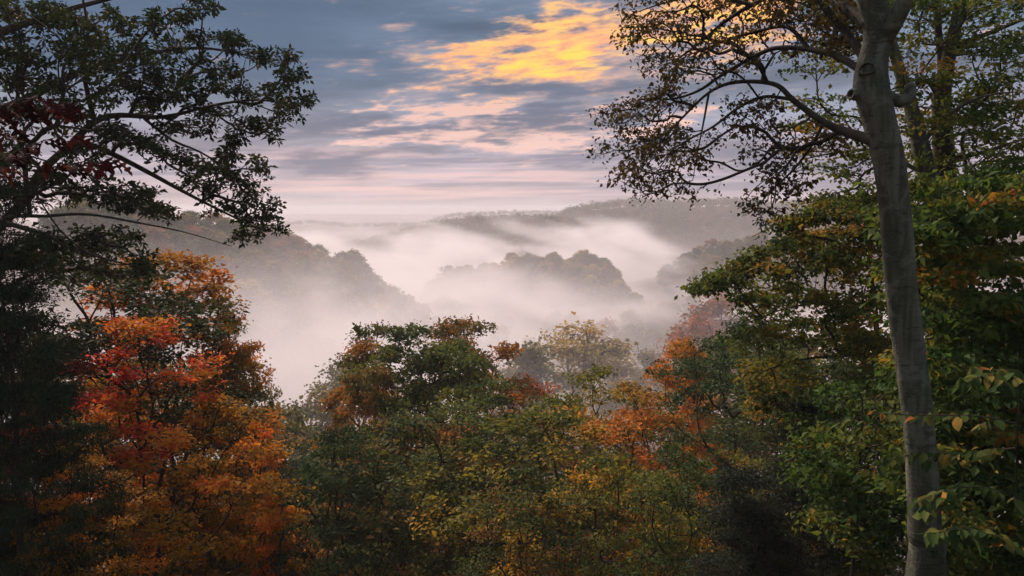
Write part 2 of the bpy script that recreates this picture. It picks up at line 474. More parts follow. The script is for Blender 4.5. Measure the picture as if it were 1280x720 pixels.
def tube(line, rad, sides, V, F, rough=0.0, rng=None, cap=True):
    """Appends a tapered tube to the vertex and quad lists."""
    line = np.asarray(line, float); n = len(line)
    rad = np.broadcast_to(np.asarray(rad, float), (n,))
    t = np.gradient(line, axis=0)
    t /= np.linalg.norm(t, axis=1)[:, None] + 1e-9
    mt = t.mean(0)
    ref = np.eye(3)[np.argmin(np.abs(mt))]
    a = np.cross(t, ref); a /= np.linalg.norm(a, axis=1)[:, None] + 1e-9
    c = np.cross(t, a)
    ang = np.arange(sides) * 2 * math.pi / sides
    rr = rad[:, None] * np.ones(sides)
    if rough and rng is not None:
        ph = rng.uniform(0, 6.28, 4)
        s = np.arange(n)[:, None]
        rr = rr * (1 + rough * (np.sin(ang * 2 + ph[0] + s * 0.13) * 0.5 + np.sin(ang * 3 + ph[1] - s * 0.21) * 0.35 + np.sin(s * 0.55 + ph[2]) * 0.3
                                + np.sin(ang * 5 + s * 0.31 + ph[3]) * 0.2))
    ring = line[:, None, :] + rr[:, :, None] * (np.cos(ang)[None, :, None] * a[:, None, :] + np.sin(ang)[None, :, None] * c[:, None, :])
    base = sum(len(x) for x in V)
    V.append(ring.reshape(-1, 3))
    i = np.arange(n - 1)[:, None] * sides
    j = np.arange(sides)[None, :]
    j2 = (j + 1) % sides
    F.append(np.stack([base + i + j, base + i + j2, base + i + sides + j2, base + i + sides + j], -1).reshape(-1, 4))
    if cap and sides >= 4:
        V.append(line[-1:] + t[-1:] * rad[-1] * 0.5)
        e = base + (n - 1) * sides
        F.append(np.stack([e + j[0], e + j2[0], np.full(sides, base + n * sides), np.full(sides, base + n * sides)], -1))


def tubes_mesh(name, V, F):
    v = np.vstack(V); f = np.vstack(F)
    # degenerate cap quads become triangles through from_pydata only if needed: split everything to triangles instead
    t1 = f[:, [0, 1, 2]]; t2 = f[:, [0, 2, 3]]
    t2 = t2[t2[:, 1] != t2[:, 2]]
    return mesh_from(name, v, np.vstack([t1, t2]), True)


# ------------------------------------------------------------------ growing trees
def grow(lines, targets, bf=0.35, relax=2):
    """Joins the target points to the given trunk and limb lines as a tree of short total and path length (greedy, balanced)."""
    pos, par, plen = [], [], []
    for k, ln in enumerate(lines):
        if k == 0:
            p0 = -1
        else:
            A = np.array(pos); p0 = int(np.argmin(np.linalg.norm(A - ln[0], axis=1)))
        for i, q in enumerate(ln):
            if i == 0:
                par.append(p0); plen.append(0.0 if p0 < 0 else plen[p0] + np.linalg.norm(q - pos[p0]))
            else:
                par.append(len(pos) - 1); plen.append(plen[-1] + np.linalg.norm(q - pos[-1]))
            pos.append(np.asarray(q, float))
    n0 = len(pos)
    A = np.array(pos); L = np.array(plen)
    T = np.asarray(targets, float); n = len(T)
    best = np.full(n, 1e18); who = np.zeros(n, int)
    low = int(n0 * 0.0)
    for j in range(low, n0):
        c = np.linalg.norm(T - A[j], axis=1) + bf * L[j]
        w = c < best; best[w] = c[w]; who[w] = j
    # limb lines only take what is close; the cost above already prefers that
    P_ = np.zeros((n0 + n, 3)); P_[:n0] = A
    Lx = np.zeros(n0 + n); Lx[:n0] = L
    parent = np.full(n0 + n, -1); parent[:n0] = par
    left = np.ones(n, bool)
    for k in range(n):
        i = int(np.argmin(np.where(left, best, 1e18)))
        left[i] = False
        g = n0 + k
        P_[g] = T[i]; parent[g] = who[i]; Lx[g] = Lx[who[i]] + np.linalg.norm(T[i] - P_[who[i]])
        c = np.linalg.norm(T - T[i], axis=1) + bf * Lx[g]
        w = (c < best) & left
        best[w] = c[w]; who[w] = g
    N = n0 + n
    cnt = np.ones(N)
    for g in range(N - 1, n0 - 1, -1):
        cnt[parent[g]] += cnt[g]
    for _ in range(relax):
        s = np.zeros((N, 3)); w = np.zeros(N)
        np.add.at(s, parent[n0:], P_[n0:]); np.add.at(w, parent[n0:], 1)
        inner = np.arange(n0, N)[w[n0:] > 0]
        P_[inner] = 0.5 * P_[inner] + 0.25 * P_[parent[inner]] + 0.25 * s[inner] / w[inner][:, None]
    return P_, parent, cnt, n0


def branch_mesh(name, P_, parent, cnt, n0, r_tip, r_max, expo=2.3, sag=0.0, rng=None):
    N = len(P_)
    kids = [[] for _ in range(N)]
    for g in range(n0, N):
        kids[parent[g]].append(g)
    rad = np.minimum(r_tip * cnt ** (1 / expo), r_max)
    V, F = [], []
    starts = [(parent[g], g) for g in range(n0, N) if parent[g] < n0]
    while starts:
        p, g = starts.pop()
        ch = [p, g]
        while kids[g]:
            ks = sorted(kids[g], key=lambda q: -cnt[q])
            for q in ks[1:]:
                starts.append((g, q))
            g = ks[0]; ch.append(g)
        ln = P_[ch]; rr = rad[ch].copy(); rr[0] = rr[1]
        if len(ch) > 2:
            seg = np.linalg.norm(np.diff(ln, axis=0), axis=1).mean()
            l2 = smooth_line(ln, max(seg * 0.6, 0.05))
            s1 = np.r_[0, np.cumsum(np.linalg.norm(np.diff(ln, axis=0), axis=1))]
            s2 = np.r_[0, np.cumsum(np.linalg.norm(np.diff(l2, axis=0), axis=1))]
            rr = np.interp(s2 / (s2[-1] + 1e-9), s1 / (s1[-1] + 1e-9), rr)
            ln = l2
        rr[-1] *= 0.5
        tube(ln, rr, 5 if rr[0] > 0.03 else 3, V, F, cap=False)
    if not V:
        return None
    return tubes_mesh(name, V, F)


def leaves_mesh(name, rng, base, clump_id, n_per, spread, size, aspect=0.6, flat=0.55, droop=0.35, upright=0.9, out_from=None, outward=0.0, fold=0.18, zlo=None, zhi=None, hdir=None,
                radial=False, jit=0.42):
    """Kite-shaped folded leaves sprinkled round the given points; each carries three random numbers for its colour."""
    n = len(base) * n_per
    c = np.repeat(base, n_per, axis=0); cid = np.repeat(clump_id, n_per)
    off = rng.normal(size=(n, 3)) * spread; off[:, 2] *= flat
    p = c + off
    if radial:
        d = off + rng.normal(size=(n, 3)) * spread * 0.4
        p = c + off * 0.35
    else:
        d = rng.normal(size=(n, 3)); d[:, 2] *= 0.35
    if out_from is not None and outward:
        o = p - out_from; o /= np.linalg.norm(o, axis=1)[:, None] + 1e-9
        d = d / (np.linalg.norm(d, axis=1)[:, None] + 1e-9) + o * outward
    d /= np.linalg.norm(d, axis=1)[:, None] + 1e-9
    d[:, 2] -= droop * rng.uniform(0.2, 1.6, n)
    d /= np.linalg.norm(d, axis=1)[:, None] + 1e-9
    up = rng.normal(size=(n, 3)) * jit + np.array([0, 0, upright])
    s = np.cross(d, up); s /= np.linalg.norm(s, axis=1)[:, None] + 1e-9
    nn = np.cross(s, d)
    L = size * np.clip(rng.lognormal(-0.05, 0.30, n), 0.5, 1.9)[:, None]; W = L * aspect * rng.uniform(0.8, 1.2, n)[:, None]
    v = np.empty((n, 4, 3))
    v[:, 0] = p
    v[:, 1] = p + d * L * 0.45 + s * W * 0.5 + nn * W * fold
    v[:, 2] = p + d * L - nn * L * 0.12
    v[:, 3] = p + d * L * 0.45 - s * W * 0.5 + nn * W * fold
    k = np.arange(n)[:, None] * 4
    f = np.concatenate([k + np.array([0, 1, 2]), k + np.array([0, 2, 3])], 1).reshape(-1, 3)
    me = mesh_from(name, v.reshape(-1, 3), f)
    crand = rng.uniform(size=int(clump_id.max()) + 1 if len(clump_id) else 1)
    hv = p[:, 2] if hdir is None else p @ np.asarray(hdir, float)
    z0 = hv.min() if zlo is None else zlo
    z1 = hv.max() if zhi is None else zhi
    var = np.stack([rng.uniform(size=n), crand[cid], np.clip((hv - z0) / (z1 - z0 + 1e-6), 0, 1)], 1)
    at = me.attributes.new('leafvar', 'FLOAT_VECTOR', 'POINT')
    at.data.foreach_set('vector', np.repeat(var, 4, axis=0).astype(np.float32).ravel())
    return me


def clump_points(rng, centres, radii, per, flat=0.6):
    """Target points in flattened balls; returns the points and the number of the ball each belongs to."""
    pts, ids = [], []
    for i, (c, r) in enumerate(zip(centres, radii)):
        m = max(2, int(per if np.isscalar(per) else per[i]))
        q = rng.normal(size=(m, 3)); q /= np.linalg.norm(q, axis=1)[:, None]
        q *= (rng.uniform(size=m) ** 0.45)[:, None] * r
        q[:, 2] *= flat
        pts.append(c + q); ids.append(np.full(m, i))
    return np.vstack(pts), np.concatenate(ids)


def near_ids(tips, pts, ids):
    from mathutils.kdtree import KDTree
    kd = KDTree(len(pts))
    for i, p in enumerate(pts):
        kd.insert(p, i)
    kd.balance()
    return np.array([ids[kd.find(t)[1]] for t in tips])


def crown_shape(rng, H, base_z, rad, nclump, kind='round', lean=(0, 0), crad=(0.16, 0.30)):
    """Clump centres and radii inside a crown envelope of a tree that is H tall."""
    cs, rs = [], []
    tries = 0
    while len(cs) < nclump and tries < nclump * 60:
        tries += 1
        t = rng.uniform() ** 0.85
        z = base_z + (H - base_z) * t
        if kind == 'round':
            prof = math.sqrt(max(0.02, 1 - abs(2 * t - 0.85) ** 2.2 / 1.35))
        elif kind == 'tall':
            prof = min(1.0, 0.55 + t * 0.9) * math.sqrt(max(0.03, 1 - max(0, t - 0.35) ** 1.6 / 0.52))
        elif kind == 'cone':
            prof = (1 - t) ** 0.85 + 0.05
        else:
            prof = 1.0
        a = rng.uniform(0, 6.2832)
        rr = rad * prof * (0.45 + 0.55 * rng.uniform() ** 0.6) * (1 + 0.22 * math.sin(a * 2 + H) + 0.16 * math.sin(a * 3 - 2 * H + z * 0.6))
        c = np.array([rr * math.cos(a) + lean[0] * z / H, rr * math.sin(a) + lean[1] * z / H, z])
        cr = rad * rng.uniform(*crad)
        if cs and np.min(np.linalg.norm(np.array(cs) - c, axis=1)) < cr * 0.8 and rng.uniform() < 0.85:
            continue
        cs.append(c); rs.append(cr)
    return np.array(cs), np.array(rs)


def tree_meshes(tag_, seed, H, base_z, rad, nclump, per, n_leaf, size, kind='round', trunk_r=0.16, spread=0.28, flat=0.6, aspect=0.6, droop=0.35, bf=0.35, lean=(0, 0), r_tip=0.006,
                twigs=True, lflat=0.6, crad=(0.16, 0.30), hdir=None):
    """One tree as three meshes with the root at the origin: trunk, branches, crown."""
    rng = np.random.default_rng(seed)
    cs, rs = crown_shape(rng, H, base_z, rad, nclump, kind, lean, crad)
    pts, ids = clump_points(rng, cs, rs, per, flat)
    top = H * (0.93 if kind in ('cone', 'tall') else 0.72)
    zs = np.linspace(-0.6, top, 7)
    line = np.stack([lean[0] * np.clip(zs, 0, None) / H + rng.normal(size=7) * 0.02 * H * (zs > 0.5), lean[1] * np.clip(zs, 0, None) / H + rng.normal(size=7) * 0.02 * H * (zs > 0.5), zs], 1)
    line = smooth_line(line, 0.6)
    P_, par, cnt, n0 = grow([line], pts, bf)
    V, F = [], []
    tt = np.linspace(0, 1, len(line))
    rad_t = trunk_r * (1 - 0.88 * tt) * (1 + 0.6 * np.exp(-tt * 18))
    tube(line, rad_t, 9, V, F, 0.12, rng)
    trunk = tubes_mesh(tag_ + '_trunk', V, F)
    br = branch_mesh(tag_ + '_branches', P_, par, cnt, n0, r_tip, trunk_r * 0.55) if twigs else None
    tipm = cnt[n0:] <= 3
    tips = P_[n0:][tipm]
    tid = near_ids(tips, pts, ids)
    crown = leaves_mesh(tag_ + '_crown', rng, tips, tid, n_leaf, spread, size, aspect, lflat, droop, out_from=np.array([lean[0], lean[1], H * 0.5]), outward=0.5, upright=0.8, hdir=hdir)
    ztop = float(np.percentile(tips[:, 2], 99.5)) + 0.15
    return trunk, br, crown, ztop


def place_tree(name, label, cat, meshes, mat, top_px=None, top_py=None, Y=None, loc=None, height=None, src_h=None, rot=0.0, group=None, wood='bark', sxy=1.0):
    """Stands a tree on the ground so that its top reaches the given direction."""
    if loc is None:
        p = P(top_px, top_py, Y)
        gz = float(ground_h(p[0], p[1]))
        loc = (p[0], p[1], gz); height = p[2] - gz
    s = height / meshes[3]
    t = thing(name, label, cat, loc, group)
    t.rotation_euler = (0, 0, rot)
    t.scale = (s * sxy, s * sxy, s)
    obj('trunk', meshes[0], M[wood], t)
    if meshes[1] is not None:
        obj('branches', meshes[1], M['twig'], t, kind='stuff')
    obj('crown', meshes[2], M[mat], t, kind='stuff')
    return t


# ------------------------------------------------------------------ the ground
def build_ground():
    ys = np.concatenate([np.linspace(-250, -8, 14), np.linspace(-6, 30, 40), np.linspace(32, 130, 50), np.linspace(134, 640, 90), np.linspace(650, 1500, 70), np.linspace(1530, 6000, 60)])
    xs = np.concatenate([np.linspace(-4000, -700, 24), np.linspace(-680, -130, 45), np.linspace(-125, 125, 110), np.linspace(130, 680, 45), np.linspace(700, 4000, 24)])
    X, Yg = np.meshgrid(xs, ys)
    Z = ground_h(X, Yg)
    v = np.stack([X, Yg, Z], -1).reshape(-1, 3)
    nx, ny = len(xs), len(ys)
    i = np.arange(ny - 1)[:, None] * nx + np.arange(nx - 1)[None, :]
    f = np.stack([i, i + 1, i + nx + 1, i + nx], -1).reshape(-1, 4)
    obj('ground', mesh_from('ground', v, f, True), M['ground'], kind='structure')


build_ground()

# ------------------------------------------------------------------ hillside forest
rngH = np.random.default_rng(77)
HILL = []
for k in range(6):
    kd = ('round', 'tall', 'round', 'round', 'tall', 'round')[k]
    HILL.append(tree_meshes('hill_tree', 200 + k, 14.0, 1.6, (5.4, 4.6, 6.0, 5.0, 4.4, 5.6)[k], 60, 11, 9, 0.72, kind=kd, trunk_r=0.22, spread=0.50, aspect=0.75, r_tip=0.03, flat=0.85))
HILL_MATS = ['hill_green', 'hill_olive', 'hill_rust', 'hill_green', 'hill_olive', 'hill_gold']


def scatter(x0, x1, y0, y1, step, keep):
    pts = []
    for yy in np.arange(y0, y1, step):
        for xx in np.arange(x0, x1, step):
            x = xx + rngH.uniform(-0.45, 0.45) * step; y = yy + rngH.uniform(-0.45, 0.45) * step
            if keep(x, y):
                pts.append((x, y))
    return pts


def forest(pts, name, where, group, weights, r, hlo=10.5, hhi=15.5):
    """Single trees; each label tells colour, height, how high it stands on the slope and how far along it."""
    ang = [p[0] / p[1] for p in pts]; a0, a1 = min(ang), max(ang)
    gzs = [float(ground_h(*p)) for p in pts]; g0, g1 = min(gzs), max(gzs)
    word = {'hill_green': 'dull green', 'hill_olive': 'olive', 'hill_rust': 'rusty', 'hill_gold': 'golden'}
    along = ('far left', 'left', 'centre-left', 'centre', 'centre-right', 'right', 'far right')
    for (x, y), a, g in zip(pts, ang, gzs):
        k = rngH.integers(0, 6)
        mt = HILL_MATS[rngH.choice(6, p=weights)]
        h = rngH.uniform(hlo, hhi)
        size = 'short' if h < hlo + 0.33 * (hhi - hlo) else ('tall' if h > hlo + 0.67 * (hhi - hlo) else 'middling')
        d = y - cy_of(r, x)
        up = 'on the crest of' if d > -9 else ('just under the crest of' if d > -26 else ('halfway down' if d > -50 else 'at the foot of'))
        lb = '%s %s tree %s %s, %s' % (size, word[mt], up, where, along[min(6, int((a - a0) / (a1 - a0 + 1e-6) * 7))])
        place_tree(name, lb, 'tree', HILL[k], mt, loc=(x, y, g), height=h, src_h=14.0, rot=rngH.uniform(0, 6.28), group=group)


def in_view(x, y, m=1.08):
    return y > 5 and abs(x / y) < math.tan(HFOV / 2) * m


def cy_of(r, x):
    return float(np.interp(x, r['q'][:, 0], r['q'][:, 1]))


if True:
    pts = scatter(-175, 10, 165, 300, 7.6, lambda x, y: in_view(x, y, 0.9) and -85 < y - cy_of(R_LEFT, x) < 12 and ground_h(x, y) > -52 and float(ridge_h(R_LEFT, x, y)) > -53)
    forest(pts, 'hill_tree', 'the left ridge', 'trees on the left ridge', [0.30, 0.22, 0.12, 0.2, 0.1, 0.06], R_LEFT)
    pts = scatter(-90, 90, 415, 500, 7.2, lambda x, y: float(ridge_h(R_KNOLL, x, y)) > -53 and -44 < y - cy_of(R_KNOLL, x) < 12)
    forest(pts, 'knoll_tree', 'the foggy knoll', 'trees on the fog-ringed knoll', [0.16, 0.36, 0.10, 0.08, 0.14, 0.16], R_KNOLL)
    pts = scatter(40, 260, 470, 580, 12.0, lambda x, y: in_view(x, y, 0.65) and float(ridge_h(R_RNEAR, x, y)) > -50 and y - cy_of(R_RNEAR, x) < 12)
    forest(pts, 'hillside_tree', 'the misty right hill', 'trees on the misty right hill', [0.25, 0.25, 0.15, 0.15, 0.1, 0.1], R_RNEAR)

    pts = scatter(-110, 130, 135, 430, 17.0, lambda x, y: -0.33 < x / y < 0.27 and float(ground_h(x, y)) < -50 and rngH.uniform() < 0.8)
    vw = ['hill_green', 'hill_olive', 'hill_rust', 'hill_gold']
    for (x, y) in pts:
        mt = vw[rngH.choice(4, p=[0.35, 0.35, 0.15, 0.15])]
        u = 640 + x / y * FPX
        h = rngH.uniform(10, 17); size = 'short' if h < 12.4 else ('tall' if h > 14.8 else 'middling')
        near = 'near' if y < 220 else ('midway' if y < 320 else 'far')
        side = 'below the left ridge' if u < 430 else ('left of the knoll' if u < 560 else ('in front of the knoll' if u < 770 else 'right of the knoll'))
        place_tree('valley_tree', '%s %s tree sunk in fog, %s valley floor %s' % (size, {'hill_green': 'dull green', 'hill_olive': 'olive', 'hill_rust': 'rusty', 'hill_gold': 'golden'}[mt], near, side), 'tree',
                   HILL[rngH.integers(0, 6)], mt, loc=(x, y, float(ground_h(x, y))), height=h, src_h=14.0, rot=rngH.uniform(0, 6.28), group='trees on the foggy valley floor')

    # the far wood: reads as one mass
    def far_wood():
        rng = np.random.default_rng(5)
        pts = []
        for r, y0, y1, st in ((R_MID1, -60, 15, 7.5), (R_MID2, -90, 20, 8.5), (R_RFAR, -190, 25, 10.0)):
            x0, x1 = r['q'][0, 0], r['q'][-1, 0]
            for x in np.arange(max(x0, -450), min(x1, 620), st):
                for d in np.arange(y0, y1, st):
                    xx = x + rng.uniform(-.5, .5) * st; yy = cy_of(r, xx) + d + rng.uniform(-.5, .5) * st
                    if in_view(xx, yy, 0.95) and float(ridge_h(r, xx, yy)) > -52 and float(ground_h(xx, yy)) < float(ridge_h(r, xx, yy)) + 4:
                        pts.append((xx, yy, rng.uniform(9.5, 15)))
        for x in np.arange(-1500, 1700, 9.0):
            for d in (-40, -20, 0):
                xx = x + rng.uniform(-8, 8); yy = cy_of(R_BACK, xx) + d + rng.uniform(-8, 8)
                if in_view(xx, yy, 0.95): pts.append((xx, yy, rng.uniform(9, 15)))
        P0 = np.array(pts)
        gz = ground_h(P0[:, 0], P0[:, 1])
        base, ids, sz = [], [], []
        q = 110
        n = len(P0)
        d = rng.normal(size=(n, q, 3)); d /= np.linalg.norm(d, axis=2)[:, :, None]
        d *= (rng.uniform(size=(n, q)) ** 0.33)[:, :, None]
        rad = P0[:, 2] * rng.uniform(0.40, 0.58, n)
        # lumpy outline
        lump = 1 + 0.25 * np.sin(d[:, :, 0] * 5 + rng.uniform(0, 6, (n, 1))) * np.cos(d[:, :, 1] * 5 + rng.uniform(0, 6, (n, 1)))
        c = np.stack([P0[:, 0], P0[:, 1], gz + P0[:, 2] * 0.58], 1)
        p = c[:, None, :] + d * lump[:, :, None] * np.stack([rad, rad, P0[:, 2] * 0.42], 1)[:, None, :]
        me = leaves_mesh('far_wood', rng, p.reshape(-1, 3), np.repeat(np.arange(n), q), 1, 0.01, 1.7, 0.8, upright=0.6)
        o = obj('far_wood', me, M['hill_mix'], kind='stuff', label='hazy wooded ridges along the skyline beyond the fog')
        return o
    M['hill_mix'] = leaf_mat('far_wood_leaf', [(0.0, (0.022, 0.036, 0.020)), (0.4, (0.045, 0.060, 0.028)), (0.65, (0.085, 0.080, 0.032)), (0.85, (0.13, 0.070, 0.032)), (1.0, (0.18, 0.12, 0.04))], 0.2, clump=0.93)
    far_wood()


# ------------------------------------------------------------------ foreground: helpers for trees shaped by hand
def in_poly(px, py, poly):
    c = False
    j = len(poly) - 1
    for i in range(len(poly)):
        xi, yi = poly[i]; xj, yj = poly[j]
        if (yi > py) != (yj > py) and px < (xj - xi) * (py - yi) / (yj - yi) + xi:
            c = not c
        j = i
    return c


def region(rng, poly, n, y0, y1):
    xs = [p[0] for p in poly]; ys = [p[1] for p in poly]
    out = []
    while len(out) < n:
        a, c = rng.uniform(min(xs), max(xs)), rng.uniform(min(ys), max(ys))
        if in_poly(a, c, poly):
            out.append(P(a, c, rng.uniform(y0, y1)))
    return np.array(out)


def hand_tree(name, label, cat, seed, limbs, centres, radii, per, n_leaf, size, mat, spread, flat=0.55, aspect=0.6, droop=0.4, bf=0.25, r_tip=0.005, r_max=0.05, wood='bark',
              radial=False, sides=10, limb_names=None, upright=0.9, tipmax=3, leaf_frac=1.0, step=0.25, rough=0.1, limb_wood=None, lflat=0.6):
    """limbs: list of (points, radius at start, radius at end); the first one is the trunk and stands on the ground."""
    rng = np.random.default_rng(seed)
    base = np.array(limbs[0][0][0])
    root = thing(name, label, cat, base)
    lines = [smooth_line(np.asarray(l[0]) - base, step) for l in limbs]
    pts, ids = clump_points(rng, np.asarray(centres) - base, radii, per, flat)
    P_, par, cnt, n0 = grow(lines, pts, bf)
    for k, (ln, l) in enumerate(zip(lines, limbs)):
        wd = limb_wood if (limb_wood and k >= 2 and limb_names[k] == 'limb') else wood
        V, F = [], []
        tt = np.linspace(0, 1, len(ln))
        if np.isscalar(l[1]):
            rr = l[1] + (l[2] - l[1]) * tt
        else:
            cp = np.asarray(l[0]); sa = np.r_[0, np.cumsum(np.linalg.norm(np.diff(cp, axis=0), axis=1))]
            sl = np.r_[0, np.cumsum(np.linalg.norm(np.diff(ln, axis=0), axis=1))]
            rr = np.interp(sl / sl[-1], sa / sa[-1], l[1])
        tube(ln, rr, sides if max(np.atleast_1d(rr)) > 0.05 else 6, V, F, rough, rng)
        nm = (limb_names[k] if limb_names else ('trunk' if k == 0 else 'limb'))
        obj(nm, tubes_mesh(name + '_' + nm, V, F), M[wd], root)
    br = branch_mesh(name + '_branches', P_, par, cnt, n0, r_tip, r_max)
    if br is not None:
        obj('branches', br, M['twig'], root, kind='stuff')
    tipm = cnt[n0:] <= tipmax
    tips = P_[n0:][tipm]
    if leaf_frac < 1.0:
        tips = tips[rng.uniform(size=len(tips)) < leaf_frac]
    tid = near_ids(tips, pts, ids)
    me = leaves_mesh(name + '_crown', rng, tips, tid, n_leaf, spread, size, aspect, lflat, droop, upright, radial=radial)
    obj('crown', me, M[mat], root, kind='stuff')
    return root


def gp(px, Y, dz=-0.3):
    """Ground point under the direction px at distance Y."""
    x = (px - 640) / FPX * Y
    return np.array([x, Y, float(ground_h(x, Y)) + dz])


# ------------------------------------------------------------------ misty trees below the bluff
MIST = [tree_meshes('misty_tree', 300 + k, 18.0, 4.0, (5.2, 4.2, 4.6)[k], 55, 18, 11, 0.34, kind=('round', 'tall', 'round')[k], trunk_r=0.24, spread=0.38, aspect=0.7, r_tip=0.02) for k in range(3)]
MISTY = [
    ('pale gold tree with the broadest crown rising out of the mist behind the maples', 0, 'hill_gold', 722, 408, 105, 1.0),
    ('pale olive misty tree left of the tall pale gold one', 1, 'hill_olive', 668, 432, 98, 1.05),
    ('small pale gold misty tree right of the tall pale gold one', 2, 'hill_gold', 758, 430, 112, 0.9),
    ('faint yellow-green tree in the mist left of the rounded centre crown', 2, 'hill_olive', 432, 458, 84, 0.8),
    ('faint greenish tree lowest in the mist beside the red maple', 1, 'hill_olive', 402, 488, 78, 0.8),
    ('very pale shrub-sized tree in mist by the edge of the maple', 2, 'hill_olive', 352, 512, 62, 0.7),
    ('pinkish tree fading into the mist above the orange thicket', 0, 'pink_rust', 880, 398, 112, 0.8),
    ('dim pinkish tree in mist left of the dark green oak', 1, 'pink_rust', 905, 372, 130, 1.0),
    ('ghostly tall tree deep in fog right of the knoll', 1, 'hill_olive', 812, 440, 120, 0.7),
    ('ghostly tree deep in fog between the centre crowns', 0, 'hill_olive', 480, 470, 120, 0.8),
]
rngM = np.random.default_rng(31)
if True:
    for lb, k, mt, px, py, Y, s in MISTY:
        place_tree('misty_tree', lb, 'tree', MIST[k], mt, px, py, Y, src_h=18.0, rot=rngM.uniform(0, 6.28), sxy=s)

# ------------------------------------------------------------------ foreground trees on the slope
if True:
    T = {}
    T['broad'] = (tree_meshes('broad_tree', 11, 20.0, 2.0, 5.0, 120, 18, 22, 0.22, 'tall', 0.22, 0.26, flat=0.34, lflat=0.4), 20.0)
    T['spire'] = (tree_meshes('spire_tree', 12, 18.0, 2.0, 3.4, 95, 17, 20, 0.20, 'tall', 0.16, 0.24, flat=0.34, lflat=0.4, crad=(0.2, 0.36)), 18.0)
    T['loose'] = (tree_meshes('loose_tree', 13, 16.0, 1.5, 4.0, 90, 17, 18, 0.165, 'tall', 0.13, 0.22, flat=0.22, lflat=0.35, crad=(0.2, 0.38)), 16.0)
    T['bushy'] = (tree_meshes('bushy_tree', 14, 12.0, 0.8, 4.2, 105, 17, 21, 0.15, 'round', 0.12, 0.22, flat=0.28, lflat=0.35, crad=(0.18, 0.34)), 12.0)
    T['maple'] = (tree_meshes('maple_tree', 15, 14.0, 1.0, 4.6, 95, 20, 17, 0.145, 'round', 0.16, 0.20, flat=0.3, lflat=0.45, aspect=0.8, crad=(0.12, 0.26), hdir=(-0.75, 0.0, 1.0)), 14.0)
    T['hemlock'] = (tree_meshes('hemlock_tree', 16, 16.0, 0.6, 4.2, 230, 15, 40, 0.14, 'cone', 0.2, 0.26, flat=0.16, lflat=0.3, aspect=0.28, droop=0.6), 16.0)
    FG = [
        # name, label, shape, leaves, px, py of its top, distance, rotation, width
        ('oak_tree', 'broad oak with rusty rounded top, highest of the middle trees', 'broad', 'warm_green', 585, 401, 42, 0.4, 0.68),
        ('oak_tree', 'narrow rusty oak on the left shoulder of the middle trees', 'spire', 'warm_green', 468, 410, 40, 1.0, 0.62),
        ('ash_tree', 'mid green ash in front of the rusty middle oaks', 'spire', 'green_ash', 528, 410, 36, 2.2, 0.80),
        ('ash_tree', 'low green ash with a slender dark trunk below the rounded oak', 'loose', 'green_ash', 612, 478, 27, 3.0, 0.9),
        ('green_shrub_tree', 'dark cool green tree right of the red maple', 'bushy', 'blue_green', 420, 535, 25, 0.2, 0.6),
        ('rusty_tree', 'brown and green tree in the lower middle', 'bushy', 'rust_green', 505, 520, 26, 1.3, 0.9),
        ('oak_tree', 'green and rust oak filling the left shoulder of the middle trees', 'broad', 'warm_green', 455, 462, 34, 2.9, 0.55),
        ('oak_tree', 'leafy olive oak just below the rounded top', 'broad', 'green_ash', 560, 440, 34, 5.1, 0.75),
        ('rusty_tree', 'small pinkish rust tree between the rounded oak and the yellow maples', 'bushy', 'pink_rust', 652, 476, 45, 2.0, 0.6),
        ('maple_tree', 'slender yellow-green maple with bare leader poking into the mist', 'loose', 'yellow_olive', 742, 458, 28, 0.9, 0.75),
        ('maple_tree', 'yellow maple left of the bare leader', 'bushy', 'yellow_olive', 682, 515, 24, 2.6, 0.85),
        ('maple_tree', 'orange maple thicket top right of the mist gap', 'broad', 'orange_olive', 848, 428, 33, 4.0, 0.6),
        ('maple_tree', 'orange and olive maple below the bare leader', 'loose', 'orange_olive', 800, 480, 26, 5.0, 0.85),
        ('oak_tree', 'dark green oak left of the beech boughs', 'bushy', 'blue_green', 925, 402, 24, 0.7, 0.8),
        ('maple_tree', 'yellow-green maple under the beech boughs', 'loose', 'yellow_olive', 975, 440, 20, 1.9, 0.8),
        ('maple_tree', 'olive maple sapling in the bottom middle', 'loose', 'rust_green', 655, 590, 19, 3.3, 0.8),
        ('maple_tree', 'olive green sapling at the bottom below the orange thicket', 'loose', 'green_ash', 850, 560, 18, 4.4, 0.8),
        ('maple_tree', 'mixed yellow sapling at the bottom right of the middle', 'bushy', 'yellow_olive', 762, 570, 20, 5.4, 0.7),
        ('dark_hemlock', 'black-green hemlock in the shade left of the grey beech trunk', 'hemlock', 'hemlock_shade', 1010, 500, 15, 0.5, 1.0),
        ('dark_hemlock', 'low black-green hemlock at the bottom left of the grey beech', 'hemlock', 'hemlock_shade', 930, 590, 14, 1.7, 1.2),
        ('big_maple', 'tall olive and orange tree behind the red maple', 'broad', 'olive_orange', 205, 318, 31, 2.4, 0.95),
        ('big_maple', 'orange-brown tree at the right edge of the left thicket', 'broad', 'olive_orange', 288, 405, 29, 1.1, 0.5),
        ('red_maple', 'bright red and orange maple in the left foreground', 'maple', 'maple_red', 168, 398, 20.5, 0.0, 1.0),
        ('red_maple', 'low orange maple spreading at the bottom left', 'maple', 'maple_orange', 290, 505, 23, 2.1, 0.6),
        ('dark_hemlock', 'tall dark hemlock at the left edge under the oak boughs', 'hemlock', 'hemlock', 0, 225, 15, 0.9, 0.68),
        ('dark_hemlock', 'second tall dark hemlock, farther back at the left edge', 'hemlock', 'hemlock', -45, 190, 18, 4.9, 0.85),
        ('red_maple', 'low amber maple in the bottom left corner', 'maple', 'maple_orange', 110, 575, 16, 4.2, 0.95),
        ('olive_tree', 'dim olive tree between the hemlock and the oak boughs', 'bushy', 'oak_dark', 110, 300, 24, 3.9, 1.0),
    ]
